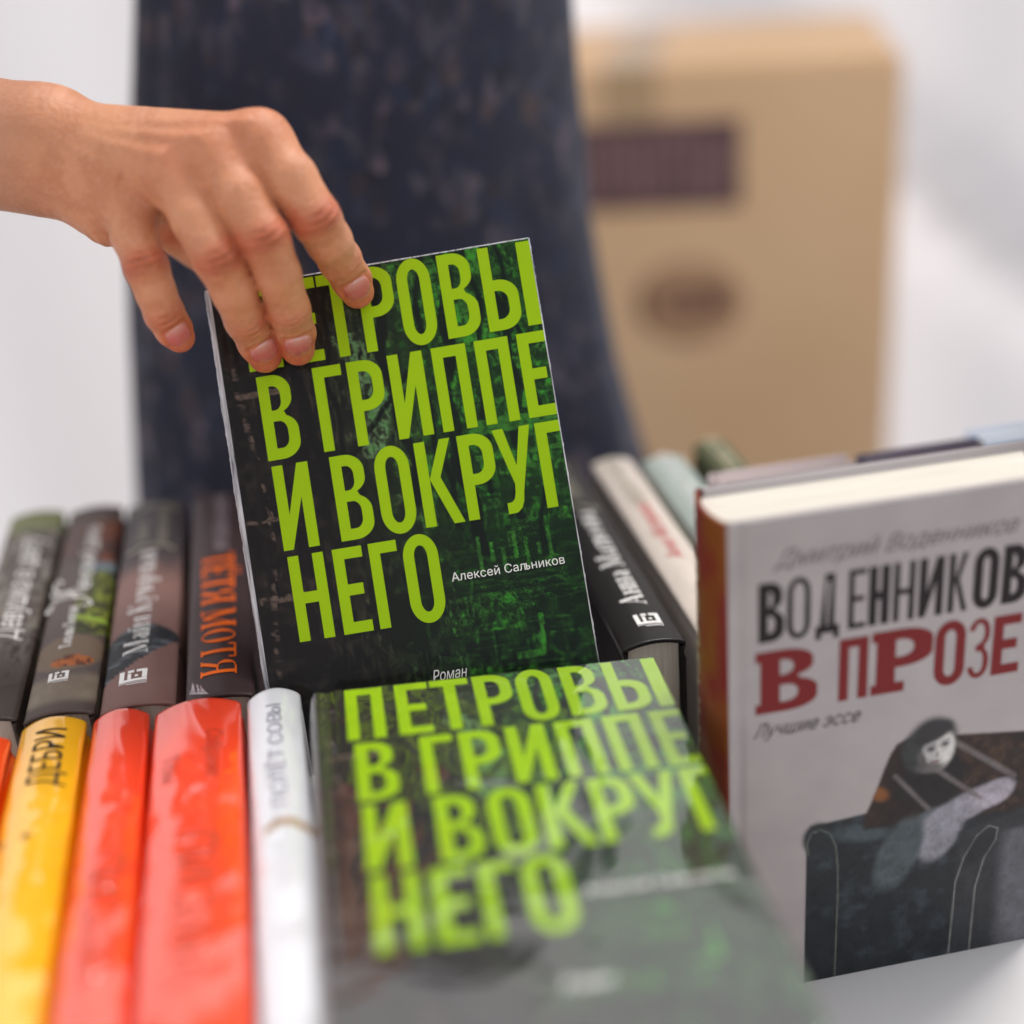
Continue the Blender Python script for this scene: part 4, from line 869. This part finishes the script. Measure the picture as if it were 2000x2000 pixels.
ad = N(snt, 'ShaderNodeMath', operation='MULTIPLY_ADD'); L(vo.outputs[0], ad.inputs[0]); ad.inputs[1].default_value = .25; L(n_.outputs[0], ad.inputs[2])
ad2 = N(snt, 'ShaderNodeMath', operation='MULTIPLY_ADD'); L(ml.outputs[0], ad2.inputs[0]); ad2.inputs[1].default_value = 2.6; L(ad.outputs[0], ad2.inputs[2])
bp = N(snt, 'ShaderNodeBump', Strength=1.0, Distance=.00055); L(ad2.outputs[0], bp.inputs['Height']); L(bp.outputs[0], sb_.inputs['Normal'])

Y0 = .84
def on_plane(u, v, Y): d = M3 @ ray(u, v); t = (Y - CAM[1]) / d[1]; return CAM + d * t
base_p = on_plane(720, 1300, Y0); base_p[2] = -.75
person = empty('person', Matrix.Translation(base_p)); tag(person, 'person in a dark mottled dress reaching out a bare arm to hold the novel', 'person')
def W2L(V): return (CAM + (np.asarray(V) * .001) @ M3.T) - base_p
body = mesh_obj('body', W2L(HV2), HF, skin, person, col=hc, attrs={'crease': crease})
nail_m, nnt, nb = newmat('finger_nail'); nv = N(nnt, 'ShaderNodeVertexColor', layer_name='Col'); nnt.links.new(nv.outputs[0], nb.inputs['Base Color']); nb.inputs['Roughness'].default_value = .25
nb.inputs['Subsurface Weight'].default_value = .3; nb.inputs['Subsurface Scale'].default_value = .001; nb.inputs['Coat Weight'].default_value = .3
bvh = BVHTree.FromPolygons([tuple(v) for v in HV2], [tuple(int(i) for i in f_) for f_ in HF])
for k, c, ax, lat, nn, hw, ln_ in nail_data:
    nu, nv_ = 25, 33; V = []; cc = []
    for j in range(nv_):
        for i in range(nu):
            a = -1 + 2 * i / (nu - 1); b = -1 + 2 * j / (nv_ - 1)
            # square to rounded outline
            r_ = max(abs(a), abs(b)); 
            if r_ > 0:
                ex_ = 2.5 if b < 0 else 3.4; s_ = r_ / ((abs(a) ** ex_ + abs(b) ** ex_) ** (1 / ex_)); a2_, b2_ = a * s_, b * s_
            else: a2_, b2_ = 0, 0
            p = c + lat * a2_ * hw + ax * b2_ * ln_ / 2
            dome = -(a2_ ** 2) * hw * .36 - max(0, b2_) ** 2 * .9 - .12 * (b2_ ** 2)
            h_ = bvh.ray_cast(Vector(p + nn * 6), Vector(-nn), 14)
            hz = (np.array(h_[0]) - p) @ nn if h_[0] else dome
            zz_ = max(min(hz, dome + 1.6), dome - 1.2) * .55 + dome * .45 + .30
            if r_ > .93: zz_ -= .35
            V.append(p + nn * zz_); t = (b2_ + 1) / 2
            col_ = mixc(lin((218, 148, 138)), lin((206, 112, 106)), np.array(sstep(.1, .5, t))); col_ = mixc(col_, lin((228, 176, 160)), np.array(sstep(.86, .95, t) * .7)); col_ = mixc(col_, lin((230, 190, 182)), np.array(math.exp(-((t - .0) / .12) ** 2 - (a2_ / .6) ** 2) * .7))
            cc.append(col_.ravel())
    Fs = [[j * nu + i, j * nu + i + 1, (j + 1) * nu + i + 1, (j + 1) * nu + i] for j in range(nv_ - 1) for i in range(nu - 1)]
    mesh_obj('fingernail', W2L(V), Fs, nail_m, person, col=np.array(cc))

# dress: standing ellipse rings, silhouette measured at the depth where the person stands
rows = [(-700, 270, 1090), (-300, 262, 1100), (0, 255, 1112), (200, 248, 1126), (333, 243, 1140), (470, 240, 1150), (560, 242, 1165), (750, 250, 1200), (880, 256, 1236), (970, 262, 1262), (1300, 250, 1330), (1900, 200, 1450), (2600, 150, 1560)]
rv = np.array(rows, float); vv = np.linspace(-700, 2600, 150); xl = np.interp(vv, rv[:, 0], rv[:, 1]); xr = np.interp(vv, rv[:, 0], rv[:, 2])
nth = 96; V = []
for v_, a, b in zip(vv, xl, xr):
    pa = on_plane(a, v_, Y0); pb = on_plane(b, v_, Y0); c = (pa + pb) / 2; hwid = np.linalg.norm(pb - pa) / 2
    for t in np.linspace(0, 2 * math.pi, nth, endpoint=False):
        fold = 1 + .035 * math.sin(t * 9 + .6 * math.sin(t * 3) + v_ * .0015) * sstep(100, 1100, v_) + .012 * math.sin(t * 5 + v_ * .006) + .008 * math.sin(t * 13 + v_ * .01)
        V.append((c[0] + math.cos(t) * hwid * (fold if abs(math.cos(t)) < .9 else 1), c[1] + math.sin(t) * .085 * fold, c[2]))
V = np.array(V) - base_p; nr = len(vv)
Fs = [[j * nth + i, (j + 1) * nth + i, (j + 1) * nth + (i + 1) % nth, j * nth + (i + 1) % nth] for j in range(nr - 1) for i in range(nth)]
Fs.append(list(range(nth)))
# sleeve of the same cloth, from the shoulder to just above the elbow, left of the frame
sh = P(180, -950, .95); el = CAM + M3 @ (((elb[0] + elb[1]) / 2) * .001)
axis = (el - sh); L0 = np.linalg.norm(axis); axis /= L0; s1 = np.cross(axis, (0, 0, 1)); s1 /= np.linalg.norm(s1); s2 = np.cross(axis, s1); b0 = len(V); V = V.tolist()
for j in range(13):
    f_ = j / 12
    for i in range(32):
        t = i * math.pi / 16; rr = .062 - .012 * f_; q = sh + axis * L0 * f_ + (s1 * math.cos(t) + s2 * math.sin(t)) * rr - base_p; V.append(q.tolist())
Fs += [[b0 + j * 32 + i, b0 + j * 32 + (i + 1) % 32, b0 + (j + 1) * 32 + (i + 1) % 32, b0 + (j + 1) * 32 + i] for j in range(12) for i in range(32)]
dm, dnt, db = newmat('mottled_dark_cloth'); L = dnt.links.new
tc = N(dnt, 'ShaderNodeTexCoord'); mp = N(dnt, 'ShaderNodeMapping'); mp.inputs['Scale'].default_value = (1.3, 1.3, .8); L(tc.outputs['Object'], mp.inputs[0])
v1 = N(dnt, 'ShaderNodeTexVoronoi', Scale=105.0, feature='F1'); v1.inputs['Randomness'].default_value = 1; nz = N(dnt, 'ShaderNodeTexNoise', Scale=42.0, Detail=6.0, Distortion=.6)
L(mp.outputs[0], nz.inputs['Vector']); L(mp.outputs[0], v1.inputs['Vector'])
cr = N(dnt, 'ShaderNodeValToRGB'); el_ = cr.color_ramp.elements; el_[0].position = .0; el_[0].color = (*lin((40, 46, 68)), 1); el_[1].position = 1; el_[1].color = (*lin((112, 98, 108)), 1)
for p_, c_ in ((.25, (44, 50, 72)), (.42, (36, 34, 44)), (.55, (86, 72, 72)), (.7, (54, 60, 84)), (.85, (84, 78, 86))): e = el_.new(p_); e.color = (*lin(c_), 1)
sc = N(dnt, 'ShaderNodeSeparateColor'); L(v1.outputs['Color'], sc.inputs[0]); L(sc.outputs[0], cr.inputs[0])
cr2 = N(dnt, 'ShaderNodeValToRGB'); cr2.color_ramp.elements[0].position = .42; cr2.color_ramp.elements[1].position = .62; L(nz.outputs[0], cr2.inputs[0])
mx = N(dnt, 'ShaderNodeMix', data_type='RGBA'); L(cr2.outputs[0], mx.inputs[0]); mx.inputs[6].default_value = (*lin((40, 42, 60)), 1); L(cr.outputs[0], mx.inputs[7]); L(mx.outputs[2], db.inputs['Base Color'])
db.inputs['Roughness'].default_value = .9; db.inputs['Sheen Weight'].default_value = .1
wv = N(dnt, 'ShaderNodeTexNoise', Scale=900.0, Detail=2.0); L(tc.outputs['Object'], wv.inputs['Vector']); bp = N(dnt, 'ShaderNodeBump', Strength=.6, Distance=.001); L(wv.outputs[0], bp.inputs['Height']); L(bp.outputs[0], db.inputs['Normal'])
mesh_obj('dress', np.array(V), Fs, dm, person)

# ------------------------------------------------------------------ carton behind, tent wall, table, ground
YB = 1.26; GZ = -.75
cr_ = on_plane(1745, 600, YB); ang = math.radians(-19)
dF = np.array([math.cos(ang), math.sin(ang), 0]); dN = np.array([-math.sin(ang), math.cos(ang), 0])     # along the printed face (to the right), and into the box
def on_face(u, v): d = M3 @ ray(u, v); t = ((cr_ - CAM) @ dN) / (d @ dN); p = CAM + d * t; return (p - cr_) @ dF, p[2]
dep_ = .34
bz1 = on_face(1500, 120)[1]
def slab_mesh(name, x0, x1, y0, y1, z0, z1, mat, parent=None, org=(0, 0, 0), bev=.004):
    bm = bmesh.new(); bmesh.ops.create_cube(bm, size=1)
    for v in bm.verts: v.co = Vector((x0 if v.co.x < 0 else x1, y0 if v.co.y < 0 else y1, z0 if v.co.z < 0 else z1)) - Vector(org)
    if bev: bmesh.ops.bevel(bm, geom=bm.edges[:], offset=bev, segments=2, affect='EDGES')
    me = bpy.data.meshes.new(name); bm.to_mesh(me); bm.free(); me.materials.append(mat)
    o = bpy.data.objects.new(name, me); COL.objects.link(o)
    if parent: o.parent = parent
    return o
M_KRAFT = matte('kraft_carton', lin((252, 210, 166)), .85, rgb2=lin((244, 200, 154)), scale=6, stretch=(1, 1, 1))
cmat = Matrix.Translation((cr_[0], cr_[1], GZ)) @ Matrix.Rotation(ang, 4, 'Z')
carton = empty('cardboard_box', cmat)
tag(carton, 'tall brown cardboard box with a dark label and a printed oval, behind the person', 'box')
ZT = bz1 - GZ
slab_mesh('carton', -.50, 0, 0, dep_, 0, ZT, M_KRAFT, carton)
M_TAPE = matte('packing_tape', lin((214, 180, 140)), .35, rgb2=lin((206, 170, 130)))
slab_mesh('packing_tape', -.275, -.225, -.0006, dep_ + .0006, ZT - .09, ZT + .0006, M_TAPE, carton, bev=0)
la = on_face(1100, 415); lb = on_face(1447, 230)
slab_mesh('label', la[0], lb[0], -.0015, -.0003, la[1] - GZ, lb[1] - GZ, matte('brown_label', lin((128, 92, 92)), .6, rgb2=lin((104, 74, 78)), scale=30), carton, bev=0)
M_BR = matte('brown_print', lin((212, 168, 130)), .8, rgb2=lin((190, 146, 112)), scale=22); M_BR2 = matte('dark_brown_print', lin((150, 108, 92)), .8)
L_ = Let(); lw_ = (lb[0] - la[0]) * 1000 - 24; lh_ = (lb[1] - la[1]) * 1000 - 30
for k in range(11): L_.line(k * lw_ / 10, 0, k * lw_ / 10, lh_, 6)
for k in range(0, 10, 2): L_.line(k * lw_ / 10, lh_ * (k % 4 > 0), (k + 1) * lw_ / 10, lh_ * (k % 4 > 0), 6)
L_.build('label_lettering', matte('pale_label_print', lin((160, 124, 122)), .7), carton, lambda a, c, dz: (la[0] * 1000 + 12 + a, -2.6 - dz, (la[1] - GZ) * 1000 + 15 + c), sub=60)
oc = on_face(1345, 592); rx_ = abs(on_face(1450, 592)[0] - on_face(1240, 592)[0]) * 500; rz_ = abs(on_face(1345, 675)[1] - oc[1]) * 1000
fm_ = lambda y_: (lambda a, c, dz: (oc[0] * 1000 + a, -y_ - dz, (oc[1] - GZ) * 1000 + c))
L_ = Let(); L_.poly(arc(0, 0, rx_, rz_, 0, 350, 40)); L_.build('oval_print', M_BR, carton, fm_(.6), sub=60)
L_ = Let(); L_.line(-rx_ * .8, -22, -rx_ * .8, 18, 10); L_.grot('О', -rx_ * .42, -14, 30, 28, 9); L_.grot('Е', rx_ * .2, -12, 28, 30, 8); L_.build('oval_lettering', M_BR2, carton, fm_(1.8), sub=60)

tw, tnt, tb = newmat('white_tent_fabric'); tb.inputs['Base Color'].default_value = (.80, .77, .79, 1); tb.inputs['Roughness'].default_value = .7; tb.inputs['Specular IOR Level'].default_value = .2
tl_ = N(tnt, 'ShaderNodeBsdfTranslucent'); tl_.inputs[0].default_value = (.80, .77, .79, 1); ms_ = N(tnt, 'ShaderNodeMixShader'); ms_.inputs[0].default_value = .45
tnt.links.new(tb.outputs[0], ms_.inputs[1]); tnt.links.new(tl_.outputs[0], ms_.inputs[2]); tnt.links.new(ms_.outputs[0], tnt.nodes['Material Output'].inputs[0])
nx_, nz_ = 220, 60; V = []
for j in range(nz_ + 1):
    for i in range(nx_ + 1):
        x = -4 + 8.5 * i / nx_; z = GZ + 4.2 * j / nz_
        sag = math.exp(-(((x - 1.00) - (-.11 - z) * 1.35) / .08) ** 2)
        y = 2.05 + .025 * math.sin(x * 5.3 + .8 * math.sin(z * 1.3)) + .012 * math.sin(x * 17 + z) - .07 * sag
        V.append((x, y, z))
Fs = [[j * (nx_ + 1) + i, j * (nx_ + 1) + i + 1, (j + 1) * (nx_ + 1) + i + 1, (j + 1) * (nx_ + 1) + i] for j in range(nz_) for i in range(nx_)]
tent = mesh_obj('tent_wall', V, Fs, tw); tag(tent, 'white fabric tent wall with soft folds behind the stall', 'tent wall')
# stall table
M_CLOTH = matte('white_tablecloth', lin((225, 222, 222)), .85, rgb2=lin((212, 208, 208)), scale=4)
tbl = empty('stall_table', Matrix.Translation((.1, .42, GZ))); tag(tbl, 'stall table under a white cloth carrying all the books', 'table')
slab_mesh('tabletop', -.9, 1.1, .06, .705, -.03, -.003, M_CLOTH, tbl, (.1, .42, GZ), bev=.003)
slab_mesh('cloth', -.905, 1.105, .055, .708, -.0028, 0, M_CLOTH, tbl, (.1, .42, GZ), bev=0)
for lx in (-.85, 1.05):
    for ly in (.1, .68): slab_mesh('leg', lx - .02, lx + .02, ly - .02, ly + .02, GZ, -.031, M_CLOTH, tbl, (.1, .42, GZ), bev=.002)
g = slab_mesh('ground', -12, 12, -10, 12, GZ - .05, GZ, matte('grey_paving', lin((120, 116, 112)), .9, scale=8)); tag(g, kind='structure')
